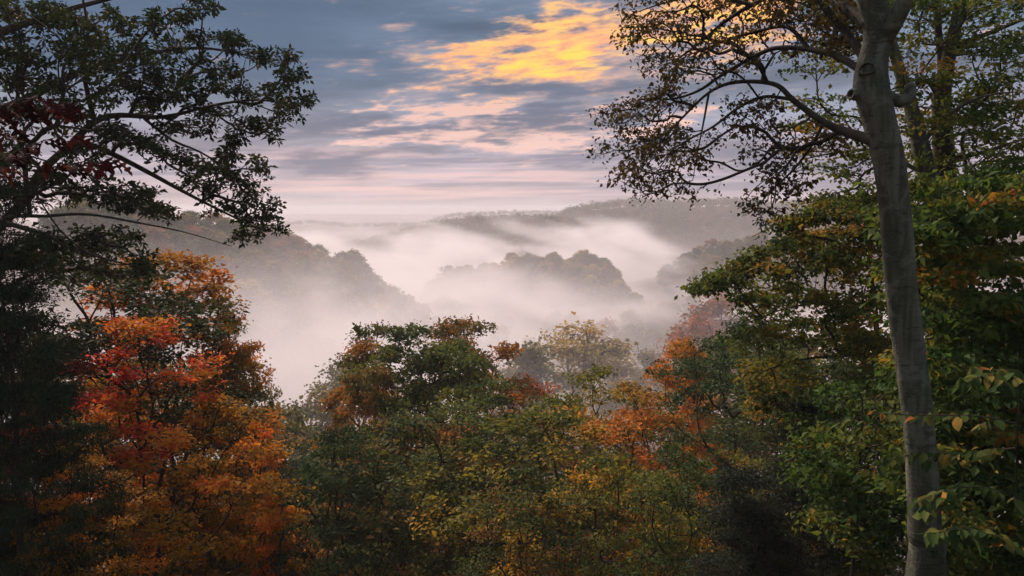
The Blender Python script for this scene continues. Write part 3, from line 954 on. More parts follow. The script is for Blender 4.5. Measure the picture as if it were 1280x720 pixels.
    # the wood on the slope behind them, seen only through their gaps
    rngS = np.random.default_rng(23)
    places = ['left of the red maple', 'behind the red maple', 'behind the orange-brown tree', 'behind the dark cool green tree', 'behind the narrow rusty oak', 'behind the green ash', 'behind the broad rusty oak',
              'behind the pinkish rust tree', 'behind the yellow maple', 'behind the bare leader', 'behind the orange thicket', 'behind the dark green oak', 'behind the beech boughs', 'behind the grey beech', 'behind the second beech',
              'at the far right of the slope']
    for i, wh in enumerate(places):
        px = -10 + i * 86 + rngS.uniform(-12, 12)
        py = 455 if 310 > px else (565 if px < 860 else 420)
        FG.append(('slope_tree', 'shaded green and rust tree on the slope ' + wh, ('bushy', 'broad')[i % 2], ('rust_green', 'oak_dark', 'green_ash')[i % 3], px, py + rngS.uniform(-8, 14), 50 + rngS.uniform(-4, 8), i * 1.3, 1.15))
    for nm, lb, sh, mt, px, py, Y, rot, w in FG:
        place_tree(nm, lb, 'tree', T[sh][0], mt, px, py, Y, src_h=T[sh][1], rot=rot, sxy=w)

# ------------------------------------------------------------------ the overhanging oak on the left
def build_left_oak():
    rng = np.random.default_rng(41)
    g = gp(-60, 17)
    trunk = [g, P(-62, 560, 17), P(-66, 420, 17), P(-60, 300, 17), P(-66, 120, 17), P(-50, -80, 17), P(-20, -260, 17.4)]
    limbs = [
        (trunk, [0.34, 0.30, 0.27, 0.24, 0.2, 0.14, 0.06], 0),
        ([P(-60, 330, 17), P(0, 276, 16.5), P(60, 270, 16.2), P(110, 268, 16), P(170, 278, 15.8), P(230, 290, 15.6), P(290, 308, 15.4)], 0.055, 0.006),
        ([P(-60, 340, 17), P(20, 262, 17.4), P(52, 215, 17.8), P(82, 188, 18), P(108, 180, 18.2), P(140, 192, 18.6), P(185, 215, 19), P(240, 245, 19.5), P(300, 275, 20), P(336, 290, 20.2)], 0.13, 0.012),
        ([P(80, 190, 18), P(118, 152, 18.3), P(150, 144, 18.6), P(205, 146, 19), P(265, 132, 19.5), P(320, 125, 20), P(372, 132, 20.4)], 0.085, 0.012),
        ([P(-62, 160, 17), P(20, 130, 18), P(90, 95, 19), P(170, 70, 19.6), P(250, 60, 20), P(320, 72, 20.5), P(356, 85, 20.7)], 0.11, 0.012),
        ([P(-55, 60, 17), P(30, 30, 17.5), P(110, 5, 18), P(190, -10, 18.4), P(255, 5, 18.8)], 0.10, 0.012),
        ([P(118, 152, 18.3), P(105, 90, 18), P(110, 40, 17.8), P(100, -20, 17.6)], 0.06, 0.02),
        ([P(180, 148, 18.8), P(215, 175, 19.1), P(250, 190, 19.4), P(290, 215, 19.7), P(325, 245, 20)], 0.04, 0.010),
        ([P(0, 276, 16.5), P(60, 295, 15.5), P(120, 320, 15), P(180, 335, 15)], 0.06, 0.010),
    ]
    cl = [(262, 8), (228, 22), (278, 48), (300, 58), (262, 78), (244, 48), (330, 72), (352, 80), (368, 98), (345, 108), (372, 126), (350, 138), (322, 128), (300, 112), (335, 160), (308, 152),
          (280, 140), (262, 112), (285, 92), (240, 130), (232, 96), (210, 60), (196, 28), (212, 112), (192, 92), (180, 128), (165, 100), (165, 60), (150, 25), (140, 80), (128, 116), (120, 50), (95, 20),
          (100, 85), (80, 55), (60, 20), (70, 110), (45, 75), (30, 40), (10, 15), (20, 100), (5, 70), (215, 160), (250, 158), (200, 182), (230, 196), (258, 204), (276, 222), (300, 230), (290, 200), (318, 252),
          (335, 262), (338, 284), (312, 272), (286, 256), (262, 240), (240, 226), (160, 176), (140, 160), (318, 292), (90, 140), (60, 150), (30, 140), (110, 195), (60, 225), (90, 240), (130, 242), (165, 250),
          (30, 240), (10, 200), (200, 262), (150, 300), (110, 300), (180, 330), (70, 300), (60, 330), (120, 340), (20, 320), (175, 240), (25, 185), (300, 180), (320, 205)]
    C, rad = [], []
    for a, c in cl:
        for k in range(3 if a > 220 else 5):
            C.append(P(a + rng.normal() * 6, c + rng.normal() * 5, np.interp(a, [0, 370], [17.2, 20.2]) + rng.normal() * (0.7 if a > 220 else 1.3)))
            rad.append(rng.uniform(0.24, 0.42) * (1.0 if a > 150 else 1.25))
    hand_tree('oak_tree', 'overhanging dark oak with spreading limbs in the upper left', 'tree', 42, limbs, np.array(C), np.array(rad), 11, 15, 0.115, 'oak_dark', 0.13,
              flat=0.7, aspect=0.5, droop=0.15, r_tip=0.005, r_max=0.05, radial=True, upright=0.5, tipmax=2)


# ------------------------------------------------------------------ the grey beech on the right
def knot(root, centre, normal, r_out, r_in, depth=0.05):
    """A healed pruning wound: a callus ring, the sawn face inside it and its dark heart."""
    nrm = np.asarray(normal, float); nrm /= np.linalg.norm(nrm)
    a = np.cross(nrm, [0, 0, 1.0]); a /= np.linalg.norm(a); c = np.cross(nrm, a)
    rng = np.random.default_rng(3)
    ns = 22
    ang = np.arange(ns) * 2 * math.pi / ns
    wobr = 1 + 0.07 * np.sin(ang * 2 + 1) + 0.05 * np.sin(ang * 3) + 0.03 * np.sin(ang * 7)
    def ring(r, h): return centre + (np.cos(ang) * r * wobr)[:, None] * a + (np.sin(ang) * r * wobr)[:, None] * c * 0.86 + nrm * h
    prof = [(r_out * 1.06, -0.16), (r_out * 1.02, -0.03), (r_out, 0.015), (r_out * 0.92, 0.032), (r_in * 1.12, 0.028), (r_in, 0.0), (r_in * 0.98, -depth)]
    V = [ring(*p) for p in prof]
    F = []
    for i in range(len(prof) - 1):
        for j in range(ns):
            F.append((i * ns + j, i * ns + (j + 1) % ns, (i + 1) * ns + (j + 1) % ns, (i + 1) * ns + j))
    k = obj('branch_stub', mesh_from('branch_stub', np.vstack(V), F, True), M['beech_bark'], root)
    def disc(r, h, nm, mt):
        q = ring(r, h); v = np.vstack([q, (centre + nrm * (h - 0.008))[None]])
        f = [(j, (j + 1) % ns, ns) for j in range(ns)]
        return obj(nm, mesh_from(nm, v, f), M[mt], k)
    disc(r_in * 0.99, -depth * 0.45, 'sawn_face', 'sawn')
    disc(r_in * 0.45, -depth * 0.45 + 0.004, 'rotten_heart', 'rot')


def build_beech():
    rng = np.random.default_rng(51)
    g = gp(1160, 9.4, -0.25)
    D = 9.4
    trunk = [g, P(1158, 715, D), P(1156, 660, D), P(1151, 560, D), P(1138, 450, D), P(1126, 350, D), P(1119, 270, D), P(1111, 200, D), P(1099, 150, D), P(1089, 105, D), P(1092, 75, D), P(1097, 45, D),
             P(1090, 10, D), P(1074, -40, D), P(1060, -120, D), P(1050, -240, D)]
    tr = [0.30, 0.225, 0.194, 0.178, 0.172, 0.170, 0.170, 0.176, 0.188, 0.196, 0.162, 0.150, 0.135, 0.125, 0.12, 0.10]
    limbs = [
        (trunk, tr, 0),
        ([P(1097, 62, D), P(1112, 38, D - .1), P(1127, 10, D - .2), P(1140, -30, D - .3), P(1160, -110, D - .4)], 0.105, 0.07),
        # two long boughs over the valley
        ([P(1092, 176, D), P(1052, 163, 9.9), P(1030, 153, 10.1), P(1010, 139, 10.3), P(990, 124, 10.5), P(972, 107, 10.7), P(945, 102, 10.9), P(912, 104, 11.1), P(886, 116, 11.3), P(862, 138, 11.5),
          P(834, 168, 11.8), P(804, 204, 12), P(785, 226, 12.2)], [0.07, 0.055, 0.045, 0.04, 0.036, 0.032, 0.028, 0.024, 0.02, 0.016, 0.012, 0.008, 0.005], 0),
        ([P(990, 124, 10.5), P(955, 121, 10.3), P(924, 134, 10.2), P(892, 158, 10.1), P(862, 174, 10.0), P(836, 192, 10.0), P(818, 224, 10.0)], 0.026, 0.005),
        ([P(1076, 88, D), P(1046, 70, 9.8), P(1012, 62, 10.2), P(972, 60, 10.6), P(944, 70, 10.9), P(902, 94, 11.2), P(872, 114, 11.5), P(838, 124, 11.8), P(800, 124, 12.1), P(770, 136, 12.3)], 0.045, 0.005),
        ([P(1012, 62, 10.2), P(984, 34, 10.5), P(944, 40, 10.8), P(904, 52, 11), P(870, 66, 11.2), P(836, 72, 11.4)], 0.03, 0.006),
        ([P(1085, 30, D), P(1030, -6, 10.2), P(985, -14, 10.8), P(940, 6, 11.2), P(905, 28, 11.6), P(874, 54, 11.9), P(842, 78, 12.2)], 0.07, 0.008),
        ([P(1085, 80, D), P(1060, 44, 9.8), P(1034, 14, 10.0), P(1010, -20, 10.2)], 0.055, 0.03),
        ([P(940, 6, 11.2), P(880, -6, 11.6), P(830, 4, 12), P(788, 18, 12.4)], 0.03, 0.006),
        ([P(1030, 153, 10.1), P(1012, 186, 10.2), P(990, 214, 10.3), P(962, 240, 10.4), P(944, 262, 10.5)], 0.022, 0.005),
        ([P(886, 116, 11.3), P(880, 150, 11.2), P(872, 190, 11.1), P(866, 225, 11.1)], 0.018, 0.005),
        ([P(1102, 118, D), P(1124, 127, D + .1), P(1136, 122, D + .1), P(1138, 106, D + .1)], 0.075, 0.066),
    ]
    names = ['trunk', 'fork'] + ['limb'] * 9 + ['cut_limb']
    # leaf sprays, denser towards the upper boughs
    polys = [
        ([(775, 0), (830, -10), (960, -10), (950, 40), (880, 70), (840, 95), (790, 80), (770, 40)], 60, 11.0, 12.6),
        ([(830, 60), (960, 20), (1060, 20), (1060, 60), (960, 75), (880, 110), (840, 110)], 42, 10.2, 11.8),
        ([(755, 120), (800, 110), (870, 110), (840, 160), (820, 200), (770, 220), (752, 190)], 46, 11.4, 12.6),
        ([(790, 180), (840, 160), (890, 150), (900, 200), (880, 235), (830, 246), (790, 240), (765, 215)], 40, 10.0, 12.2),
        ([(900, 120), (990, 130), (1060, 165), (1050, 200), (960, 180), (900, 160)], 26, 10.0, 11.0),
        ([(935, 180), (1020, 190), (1060, 210), (1000, 240), (960, 275), (930, 260), (925, 225)], 24, 9.8, 10.8),
        ([(960, -10), (1075, -10), (1075, 70), (1000, 60)], 40, 9.6, 11.0),
    ]
    C = np.vstack([region(rng, p, n, a, c) for p, n, a, c in polys])
    rad = rng.uniform(0.14, 0.34, len(C))
    root = hand_tree('beech_tree', 'tall smooth grey beech trunk with a sawn branch scar in the right foreground', 'tree', 52, limbs, C, rad, 9, 7, 0.062, 'beech_bronze', 0.075, flat=0.6, aspect=0.62,
                     droop=0.6, r_tip=0.0028, r_max=0.03, wood='beech_bark', limb_names=names, sides=28, tipmax=3, leaf_frac=0.95, step=0.08, rough=0.05, limb_wood='twig')
    base = np.array(limbs[0][0][0])
    nd = np.array([-0.45, -0.85, 0.28])
    knot(root, P(1073, 89, D) - base + np.array([0.035, -0.145, 0]), nd, 0.092, 0.066)
    knot(root, P(1076, 118, D) - base + np.array([-0.10, -0.02, 0]), np.array([-0.95, -0.25, 0.1]), 0.075, 0.045)
    # flat top of the cut limb on the far side
    return root


def build_beech_canopy():
    """Two more beeches behind the grey one and the leaf canopy they carry."""
    rng = np.random.default_rng(61)
    g = gp(1178, 14.5, -0.3)
    limbs = [
        ([g, P(1176, 420, 14.5), P(1174, 280, 14.5), P(1160, 220, 14.5), P(1150, 180, 14.5), P(1138, 130, 14.6), P(1122, 80, 14.8), P(1108, 20, 15), P(1100, -60, 15)], [0.26, 0.22, 0.19, 0.165, 0.15, 0.12, 0.10, 0.08, 0.05], 0),
        ([P(1160, 220, 14.5), P(1100, 190, 14.8), P(1050, 190, 15), P(1000, 200, 15.2)], 0.05, 0.01),
        ([P(1150, 180, 14.5), P(1190, 140, 14), P(1230, 120, 13.5), P(1270, 115, 13)], 0.05, 0.01),
    ]
    polys = [([(985, 60), (1060, 60), (1075, 150), (1080, 200), (1000, 190), (980, 120)], 22, 14, 16), ([(1110, 60), (1180, 60), (1180, 200), (1120, 200)], 26, 13.5, 15.5),
             ([(1040, 190), (1100, 190), (1110, 270), (1060, 290), (1010, 270)], 20, 13.5, 15.5), ([(1030, -10), (1110, -10), (1110, 60), (1030, 60)], 22, 14, 16)]
    C = np.vstack([region(rng, p, n, a, c) for p, n, a, c in polys])
    hand_tree('beech_tree', 'second beech, pale leaning trunk just right behind the big grey one', 'tree', 62, limbs, C, rng.uniform(0.25, 0.5, len(C)), 8, 17, 0.085, 'beech', 0.17, flat=0.18, lflat=0.3, upright=0.5,
              droop=0.3, r_tip=0.004, r_max=0.04, wood='beech_bark', sides=14, rough=0.04)
    rng = np.random.default_rng(63)
    g = gp(1192, 16.5, -0.3)
    limbs = [
        ([g, P(1190, 400, 16.5), P(1186, 270, 16.5), P(1180, 190, 16.5), P(1177, 120, 16.5), P(1186, 70, 16.5), P(1197, 20, 16.5), P(1206, -60, 16.5)], [0.28, 0.25, 0.22, 0.20, 0.17, 0.13, 0.11, 0.08], 0),
        ([P(1177, 120, 16.5), P(1176, 70, 16.6), P(1170, 10, 16.8), P(1168, -60, 17)], 0.08, 0.05),
        ([P(1177, 130, 16.5), P(1164, 108, 16.3), P(1150, 92, 16.1)], 0.05, 0.02),
        ([P(1184, 200, 16.5), P(1230, 190, 16), P(1290, 170, 15.5)], 0.06, 0.02),
        ([P(1188, 60, 16.5), P(1240, 40, 16), P(1290, 20, 15.6)], 0.06, 0.02),
    ]
    polys = [([(1195, -10), (1290, -10), (1290, 130), (1200, 130)], 42, 14, 17.5), ([(1190, 130), (1290, 130), (1290, 240), (1190, 250)], 48, 13.5, 17), ([(1120, -10), (1200, -10), (1200, 60), (1130, 60)], 26, 15, 17.5)]
    C = np.vstack([region(rng, p, n, a, c) for p, n, a, c in polys])
    hand_tree('beech_tree', 'third beech, dark forked trunk at the upper right', 'tree', 64, limbs, C, rng.uniform(0.28, 0.55, len(C)), 8, 17, 0.095, 'beech', 0.18, flat=0.18, lflat=0.3, upright=0.5, droop=0.3, r_tip=0.004, r_max=0.04,
              wood='bark', sides=14, rough=0.06)


def build_beech_boughs():
    """The leafy understorey beech left of the trunk, with layered boughs reaching out over the valley."""
    rng = np.random.default_rng(71)
    g = gp(1112, 18.5, -0.3)
    limbs = [
        ([g, P(1108, 560, 18.5), P(1100, 460, 18.4), P(1092, 370, 18.3), P(1086, 300, 18.2), P(1084, 240, 18)], 0.12, 0.03),
        ([P(1092, 340, 18.3), P(1050, 305, 17.4), P(1000, 296, 16.8), P(955, 312, 16.4), P(915, 335, 16.1), P(878, 358, 15.9)], 0.045, 0.006),
        ([P(1086, 300, 18.2), P(1040, 268, 17.6), P(985, 275, 17.2), P(940, 296, 17)], 0.04, 0.006),
        ([P(1096, 400, 18.4), P(1040, 380, 17.6), P(985, 385, 17), P(930, 405, 16.6)], 0.045, 0.008),
        ([P(1100, 450, 18.4), P(1050, 445, 17.4), P(990, 452, 16.8), P(940, 470, 16.4)], 0.045, 0.008),
    ]
    line = [(878, 358), (890, 350), (905, 342), (920, 334), (938, 324), (955, 314), (975, 304), (1000, 296), (985, 282), (1005, 272), (900, 352), (915, 345), (1020, 268), (1040, 262)]
    C1 = np.array([P(a + rng.normal() * 3, c + rng.normal() * 3, rng.uniform(15.9, 17)) for a, c in line for _ in range(2)])
    r1 = rng.uniform(0.14, 0.26, len(C1))
    polys = [([(1030, 255), (1100, 235), (1105, 340), (1020, 330), (975, 318)], 46, 15.5, 19), ([(950, 325), (1105, 330), (1105, 430), (960, 420), (925, 400), (925, 350)], 60, 15.5, 19.5),
             ([(930, 410), (1110, 420), (1115, 520), (950, 510), (925, 470)], 55, 15.5, 19.5)]
    C2 = np.vstack([region(rng, p, n, a, c) for p, n, a, c in polys])
    r2 = rng.uniform(0.30, 0.55, len(C2))
    hand_tree('beech_tree', 'layered beech boughs with olive leaves reaching over the mist left of the grey trunk', 'tree', 72, limbs, np.vstack([C1, C2]), np.concatenate([r1, r2]), 9, 24, 0.105, 'beech', 0.16,
              flat=0.28, lflat=0.4, droop=0.55, upright=0.7, r_tip=0.004, r_max=0.035, sides=10)


def build_understorey():
    """Green beech leaf layers filling the right edge."""
    for seed, label, pxs, Y, poly, n, sz in (
            (81, 'green understorey beech behind the grey trunk at the right edge', 1215, 12.0, [(1120, 230), (1290, 200), (1300, 460), (1150, 470), (1130, 330)], 170, 0.11),
            (83, 'dim green understorey beech at the bottom right', 1240, 11.0, [(1140, 440), (1300, 440), (1300, 730), (1185, 730), (1160, 600)], 160, 0.11),
            (85, 'dim green sapling at the foot of the grey trunk on its left', 1075, 12.5, [(1020, 480), (1140, 470), (1150, 640), (1080, 720), (1010, 640)], 90, 0.10)):
        rng = np.random.default_rng(seed)
        g = gp(pxs, Y, -0.3)
        top = min(p[1] for p in poly)
        limbs = [([g, P(pxs - 4, 640, Y), P(pxs + 3, 500, Y), P(pxs - 2, max(top + 20, 360), Y), P(pxs + 4, top + 10, Y)], 0.05, 0.012)]
        C = region(rng, poly, n, Y - 1.6, Y + 2.2)
        hand_tree('understorey_beech', label, 'tree', seed + 1, limbs, C, rng.uniform(0.25, 0.5, len(C)), 8, 26, sz, 'beech_green', 0.17, flat=0.14, lflat=0.3, droop=0.55, upright=0.7, r_tip=0.003, r_max=0.02, sides=8)


# ------------------------------------------------------------------ leaves near enough to be told apart
def leaf_shape(name, outline, fold=0.16, curl=0.10):
    """A leaf of unit length along +X from half-width samples; midrib on X, blades raised, tip curled down."""
    xs = np.array([o[0] for o in outline]); ws = np.array([o[1] for o in outline])
    n = len(xs)
    z0 = -curl * xs ** 2
    v = [(x, 0, z) for x, z in zip(xs, z0)]
    v += [(x, w, z + w * fold) for x, w, z in zip(xs, ws, z0)]
    v += [(x, -w, z + w * fold) for x, w, z in zip(xs, ws, z0)]
    f = []
    for i in range(n - 1):
        f.append((i, i + 1, n + i + 1, n + i)); f.append((i + 1, i, 2 * n + i, 2 * n + i + 1))
    me = mesh_from(name, v, f, True)
    return me


def near_leaf_mat(name, stops, trans, rough=0.8):
    m, b, bs, out = new_mat(name)
    oi = b.n.new('ShaderNodeObjectInfo')
    tc = b.n.new('ShaderNodeTexCoord')
    x, y, z = b.sep(tc.outputs['Object'])
    nz = b.noise(tc.outputs['Object'], 3.0, 4, 0.6)
    t = b.add(oi.outputs['Random'], b.mul(b.sub(nz, 0.5), 0.35))
    col = b.ramp(t, stops)
    # side veins
    vein = b.m('SINE', b.mul(b.sub(x, b.mul(b.m('ABSOLUTE', y), 0.7)), 55.0))
    col = b.mixc(b.mul(b.smooth(vein, 0.7, 1.0), 0.25), col, (0.10, 0.11, 0.04))
    b.l.new(col, bs.inputs['Base Color'])
    bs.inputs['Roughness'].default_value = rough; bs.inputs['Specular IOR Level'].default_value = 0.04
    bump(b, vein, bs, 0.12, 0.01)
    tr = b.n.new('ShaderNodeBsdfTranslucent'); b.l.new(col, tr.inputs['Color'])
    mx = b.n.new('ShaderNodeMixShader'); mx.inputs[0].default_value = trans
    b.l.new(bs.outputs[0], mx.inputs[1]); b.l.new(tr.outputs[0], mx.inputs[2]); b.l.new(mx.outputs[0], out.inputs['Surface'])
    return m


def set_leaf(o, p, d, up, size):
    d = Vector(d).normalized(); up = Vector(up)
    s = up.cross(d).normalized(); n = d.cross(s)
    from mathutils import Matrix
    mt = Matrix(((d.x, s.x, n.x), (d.y, s.y, n.y), (d.z, s.z, n.z)))
    o.location = p; o.rotation_euler = mt.to_euler(); o.scale = (size, size, size)


def leafy_branch(root, base, pts, rng, spacing, size, mesh, r0, side_tw=0.18):
    """A branch with side twigs and leaves set alternately along them; every leaf is an object under its branch."""
    ln = smooth_line(np.asarray(pts) - base, 0.04)
    V, F = [], []
    tube(ln, np.linspace(r0, 0.0015, len(ln)), 6, V, F)
    twigs = [ln]
    L = np.r_[0, np.cumsum(np.linalg.norm(np.diff(ln, axis=0), axis=1))]
    s = 0.12; k = 0
    while s < L[-1] * 0.9:
        i = int(np.searchsorted(L, s)); i = min(i, len(ln) - 2)
        d = ln[i + 1] - ln[i]; d /= np.linalg.norm(d)
        sd = np.cross(d, [0, 0, 1.0]) * (1 if k % 2 else -1)
        e = d * 0.75 + sd * 0.7 + rng.normal(size=3) * 0.12; e /= np.linalg.norm(e)
        tl = side_tw * rng.uniform(0.6, 1.3) * (1 - 0.4 * s / L[-1])
        t = np.linspace(0, 1, 6)[:, None]
        tw = ln[i] + e * tl * t + np.array([0, 0, -0.12 * tl]) * t ** 2
        tube(tw, np.linspace(0.002, 0.001, 6), 4, V, F)
        twigs.append(tw); s += spacing * 2.6 * rng.uniform(0.7, 1.3); k += 1
    br = obj('branch', tubes_mesh('near_branch', V, F), M['twig'], root)
    for ti, tw in enumerate(twigs):
        l2 = np.r_[0, np.cumsum(np.linalg.norm(np.diff(tw, axis=0), axis=1))]
        s = (0.25 * l2[-1] if ti == 0 else 0.02); k = 0
        while s <= l2[-1]:
            p = np.array([np.interp(s, l2, tw[:, c]) for c in range(3)])
            i = min(int(np.searchsorted(l2, s)), len(tw) - 2)
            d = tw[i + 1] - tw[i]; d /= np.linalg.norm(d) + 1e-9
            sd = np.cross(d, [0, 0, 1.0]) * (1 if k % 2 else -1)
            e = d * 0.75 + sd * 0.85 + np.array([0, 0, -0.35]) + rng.normal(size=3) * 0.16
            s += spacing * rng.uniform(0.55, 1.6); k += 1
            if rng.uniform() < 0.12:
                continue
            e = e + np.array([0, 0, -0.5]) * rng.uniform() ** 2
            o = obj('leaf', mesh[int(rng.integers(len(mesh)))], None, br)
            set_leaf(o, p, e, np.array([0, 0, 1.0]) + rng.normal(size=3) * 0.38, size * rng.uniform(0.55, 1.25))
    return br


BEECH_OUT = [(0.0, 0.004), (0.06, 0.09), (0.18, 0.22), (0.36, 0.30), (0.55, 0.285), (0.74, 0.20), (0.89, 0.085), (1.0, 0.003)]
OAK_OUT = [(0.0, 0.006), (0.14, 0.012), (0.20, 0.11), (0.27, 0.13), (0.31, 0.05), (0.38, 0.07), (0.44, 0.27), (0.51, 0.30), (0.55, 0.10), (0.62, 0.09), (0.68, 0.28), (0.76, 0.24), (0.79, 0.09), (0.86, 0.12), (0.92, 0.10), (1.0, 0.004)]


def build_near_sapling():
    rng = np.random.default_rng(91)
    mt = near_leaf_mat('near_beech_leaf', [(0.0, (0.020, 0.046, 0.014)), (0.45, (0.050, 0.088, 0.022)), (0.75, (0.092, 0.118, 0.030)), (0.9, (0.16, 0.145, 0.035)), (0.96, (0.30, 0.18, 0.03)), (1.0, (0.32, 0.09, 0.03))], 0.35)
    me = [leaf_shape('beech_leaf', BEECH_OUT, fo, cu) for fo, cu in ((0.16, 0.10), (0.5, 0.35), (-0.15, 0.22), (0.8, 0.15))]
    for q in me: q.materials.append(mt)
    g = gp(1292, 6.6, -0.2)
    stem = [g, P(1286, 700, 6.6), P(1271, 610, 6.7), P(1274, 500, 6.5), P(1272, 440, 6.5)]
    root = thing('beech_sapling', 'near beech sapling with pale green leaf sprays crossing the grey trunk', 'sapling', g)
    V, F = [], []
    tube(smooth_line(np.array(stem) - g, 0.1), np.linspace(0.014, 0.004, len(smooth_line(np.array(stem) - g, 0.1))), 8, V, F, 0.08, rng)
    obj('stem', tubes_mesh('sapling_stem', V, F), M['twig'], root)
    for pts in ([P(1272, 530, 6.6), P(1220, 520, 6.7), P(1150, 519, 6.9), P(1090, 518, 7.1), P(1036, 530, 7.3)],
                [P(1280, 625, 6.6), P(1235, 610, 6.5), P(1185, 612, 6.4), P(1142, 630, 6.3)],
                [P(1284, 690, 6.6), P(1240, 668, 6.2), P(1200, 662, 6.0), P(1160, 668, 5.9)],
                [P(1268, 470, 6.6), P(1250, 462, 6.2), P(1222, 472, 5.9), P(1195, 486, 5.8)],
                [P(1270, 560, 6.6), P(1200, 566, 7.6), P(1130, 570, 7.9), P(1070, 594, 8.1)]):
        leafy_branch(root, g, pts, rng, 0.046, 0.125, me, 0.007, 0.22)


def build_red_oak():
    rng = np.random.default_rng(95)
    mt = near_leaf_mat('near_red_oak_leaf', [(0.0, (0.018, 0.004, 0.005)), (0.5, (0.034, 0.005, 0.007)), (0.85, (0.058, 0.008, 0.009)), (0.95, (0.060, 0.025, 0.020)), (1.0, (0.10, 0.02, 0.012))], 0.28)
    me = [leaf_shape('red_oak_leaf', OAK_OUT, fo, cu) for fo, cu in ((0.2, 0.2), (0.7, 0.45), (-0.3, 0.3))]
    for q in me: q.materials.append(mt)
    g = gp(-110, 4.6, -0.2)
    root = thing('red_oak_sapling', 'deep maroon lobed oak leaves hanging close at the left edge', 'sapling', g)
    V, F = [], []
    stem = smooth_line(np.array([g, P(-112, 500, 4.6), P(-104, 320, 4.6), P(-96, 200, 4.6), P(-90, 60, 4.6)]) - g, 0.1)
    tube(stem, np.linspace(0.03, 0.008, len(stem)), 8, V, F, 0.08, rng)
    obj('stem', tubes_mesh('red_oak_stem', V, F), M['bark'], root)
    for pts in ([P(-98, 250, 4.6), P(-40, 190, 4.5), P(20, 150, 4.4), P(70, 130, 4.4), P(100, 128, 4.4)], [P(-100, 270, 4.6), P(-40, 225, 4.7), P(20, 190, 4.8), P(70, 172, 4.8), P(108, 170, 4.9)],
                [P(-96, 200, 4.6), P(-40, 150, 4.3), P(10, 130, 4.2), P(50, 118, 4.1)], [P(20, 190, 4.8), P(80, 205, 5.0), P(130, 196, 5.1), P(150, 200, 5.1)]):
        leafy_branch(root, g, pts, rng, 0.045, 0.135, me, 0.006, 0.12)


if True:
    build_left_oak()
    build_beech()
    build_beech_canopy()
    build_beech_boughs()
    build_understorey()
    build_near_sapling()
    build_red_oak()


# ------------------------------------------------------------------ valley fog and haze
def volume_mat(name, density, color, aniso, attr):
    m = bpy.data.materials.new(name); m.use_nodes = True
    nt = m.node_tree
    nt.nodes.remove(nt.nodes['Principled BSDF'])
    pv = nt.nodes.new('ShaderNodeVolumePrincipled')
    pv.inputs['Color'].default_value = (*color, 1)
    pv.inputs['Density'].default_value = density
    pv.inputs['Anisotropy'].default_value = aniso
    pv.inputs['Density Attribute'].default_value = attr
    nt.links.new(pv.outputs[0], nt.nodes['Material Output'].inputs['Volume'])
    return m


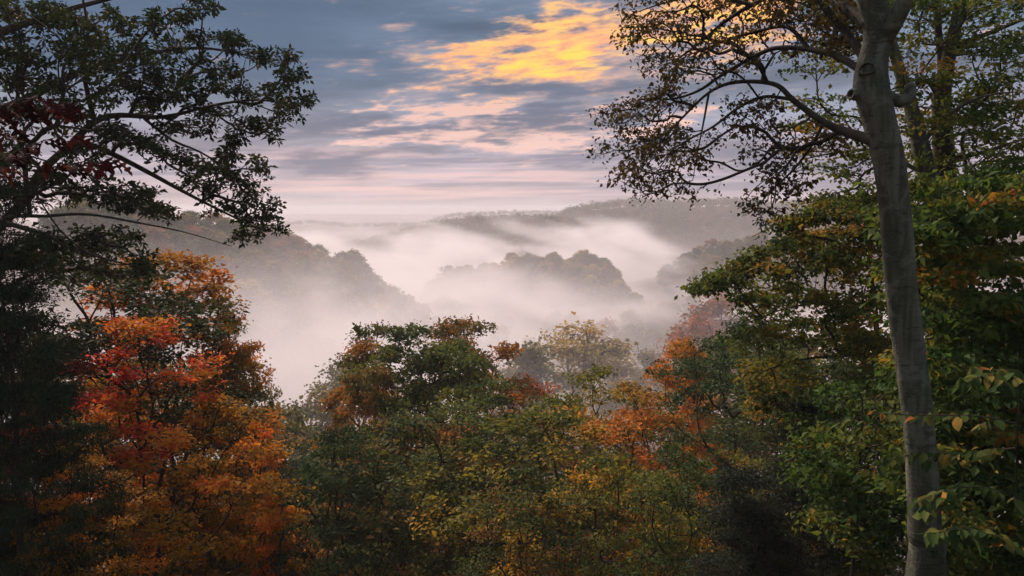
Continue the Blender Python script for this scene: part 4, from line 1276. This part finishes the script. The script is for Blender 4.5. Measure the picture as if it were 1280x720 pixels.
def build_fog():
    me = bpy.data.meshes.new('fog_bank')
    me.from_pydata([(0, 400, -40)], [], [])
    mat = volume_mat('valley_fog', 0.0145, (1.0, 0.985, 0.985), 0.15, 'density')
    me.materials.append(mat)
    o = obj('fog_bank', me, kind='stuff', label='low white fog lying in the valley round the knoll')
    ng = bpy.data.node_groups.new('fog_density', 'GeometryNodeTree')
    ng.interface.new_socket('Geometry', in_out='OUTPUT', socket_type='NodeSocketGeometry')
    b = NB(ng)
    out = b.n.new('NodeGroupOutput'); vc = b.n.new('GeometryNodeVolumeCube')
    lo, hi = FOG_BOX
    vc.inputs['Min'].default_value = lo; vc.inputs['Max'].default_value = hi
    for ax, r in zip('XYZ', (150, 210, 30)):
        vc.inputs['Resolution ' + ax].default_value = r
    pos = b.n.new('GeometryNodeInputPosition').outputs[0]
    x, y, z = b.sep(pos)
    p2 = b.xyz(b.mul(x, 1.0), b.mul(y, 0.7), b.mul(z, 0.6))
    n1 = b.noise(p2, 0.0065, 3, 0.55, 0.3)              # heaps and hollows of the fog top
    p3 = b.xyz(b.add(x, b.mul(z, 1.2)), b.mul(y, 0.55), b.mul(z, 2.4))
    n2 = b.noise(p3, 0.019, 6, 0.62, 0.8)                # wisps
    behind = b.mul(b.smooth(y, 470.0, 540.0), b.smooth(y, 760.0, 640.0), b.smooth(x, 150.0, 60.0))      # the bright bank behind the knoll
    top = b.add(b.smooth(y, 420.0, 480.0, -46.0, -35.0), b.mul(b.smooth(x, 0.0, -55.0), b.smooth(y, 430.0, 350.0), 12.0), b.mul(behind, 15.0), b.mul(b.sub(n1, 0.5), 38.0), b.mul(b.gauss(x, 80.0, 32.0), b.gauss(y, 520.0, 80.0), 14.0),
                b.mul(b.gauss(x, 25.0, 80.0), b.gauss(y, 430.0, 60.0), -14.0), b.mul(b.gauss(x, -15.0, 40.0), b.gauss(y, 290.0, 60.0), 20.0), b.smooth(y, 210.0, 90.0, 0.0, -6.0), b.mul(b.smooth(x, 95.0, 170.0), b.smooth(y, 400.0, 480.0), -17.0), b.smooth(y, 640.0, 740.0, 0.0, -22.0),
                b.mul(b.gauss(x, -80.0, 70.0), b.gauss(y, 190.0, 80.0), 15.0))
    dz = b.sub(top, z)
    dens = b.mul(b.smooth(b.add(dz, b.mul(b.sub(n2, 0.5), 90.0)), -9.0, 13.0), b.smooth(n2, 0.40, 0.60, 0.06, 1.3))
    # thin mist hanging over it
    mist = b.mul(b.add(b.smooth(z, -2.0, -38.0, 0.0, 0.035), b.mul(b.gauss(x, -80.0, 90.0), b.smooth(y, 340.0, 250.0), b.smooth(z, 4.0, -30.0, 0.0, 0.60)), b.mul(b.gauss(y, 100.0, 45.0), b.smooth(z, -4.0, -26.0, 0.0, 0.85))), b.smooth(n2, 0.35, 0.62, 0.35, 1.0))
    dens = b.add(dens, mist)
    edge = b.mul(b.smooth(y, lo[1], lo[1] + 40.0), b.smooth(y, hi[1], hi[1] - 200.0), b.smooth(x, lo[0], lo[0] + 60), b.smooth(x, hi[0], hi[0] - 60))
    dens = b.mul(dens, edge)
    dens = b.m('MAXIMUM', b.sub(dens, 0.004), 0.0)
    b.l.new(dens, vc.inputs['Density'])
    sm = b.n.new('GeometryNodeSetMaterial'); sm.inputs['Material'].default_value = mat
    b.l.new(vc.outputs[0], sm.inputs[0]); b.l.new(sm.outputs[0], out.inputs[0])
    o.modifiers.new('fog', 'NODES').node_group = ng


def build_haze():
    lo, hi = HAZE_BOX
    v = [(a, c, d) for d in (lo[2], hi[2]) for c in (lo[1], hi[1]) for a in (lo[0], hi[0])]
    f = [(0, 2, 3, 1), (4, 5, 7, 6), (0, 1, 5, 4), (2, 6, 7, 3), (0, 4, 6, 2), (1, 3, 7, 5)]
    me = bpy.data.meshes.new('haze'); me.from_pydata(v, [], f)
    me.materials.append(volume_mat('air_haze', 0.0004, (0.96, 0.96, 0.985), 0.1, ''))
    obj('haze', me, kind='stuff', label='thin pale haze filling the air over the valley')


FOG_BOX = ((-330.0, 55.0, -61.0), (420.0, 1150.0, 4.0))
HAZE_BOX = ((-4300.0, -300.0, -66.0), (4300.0, 6300.0, 26.0))
build_fog()
build_haze()
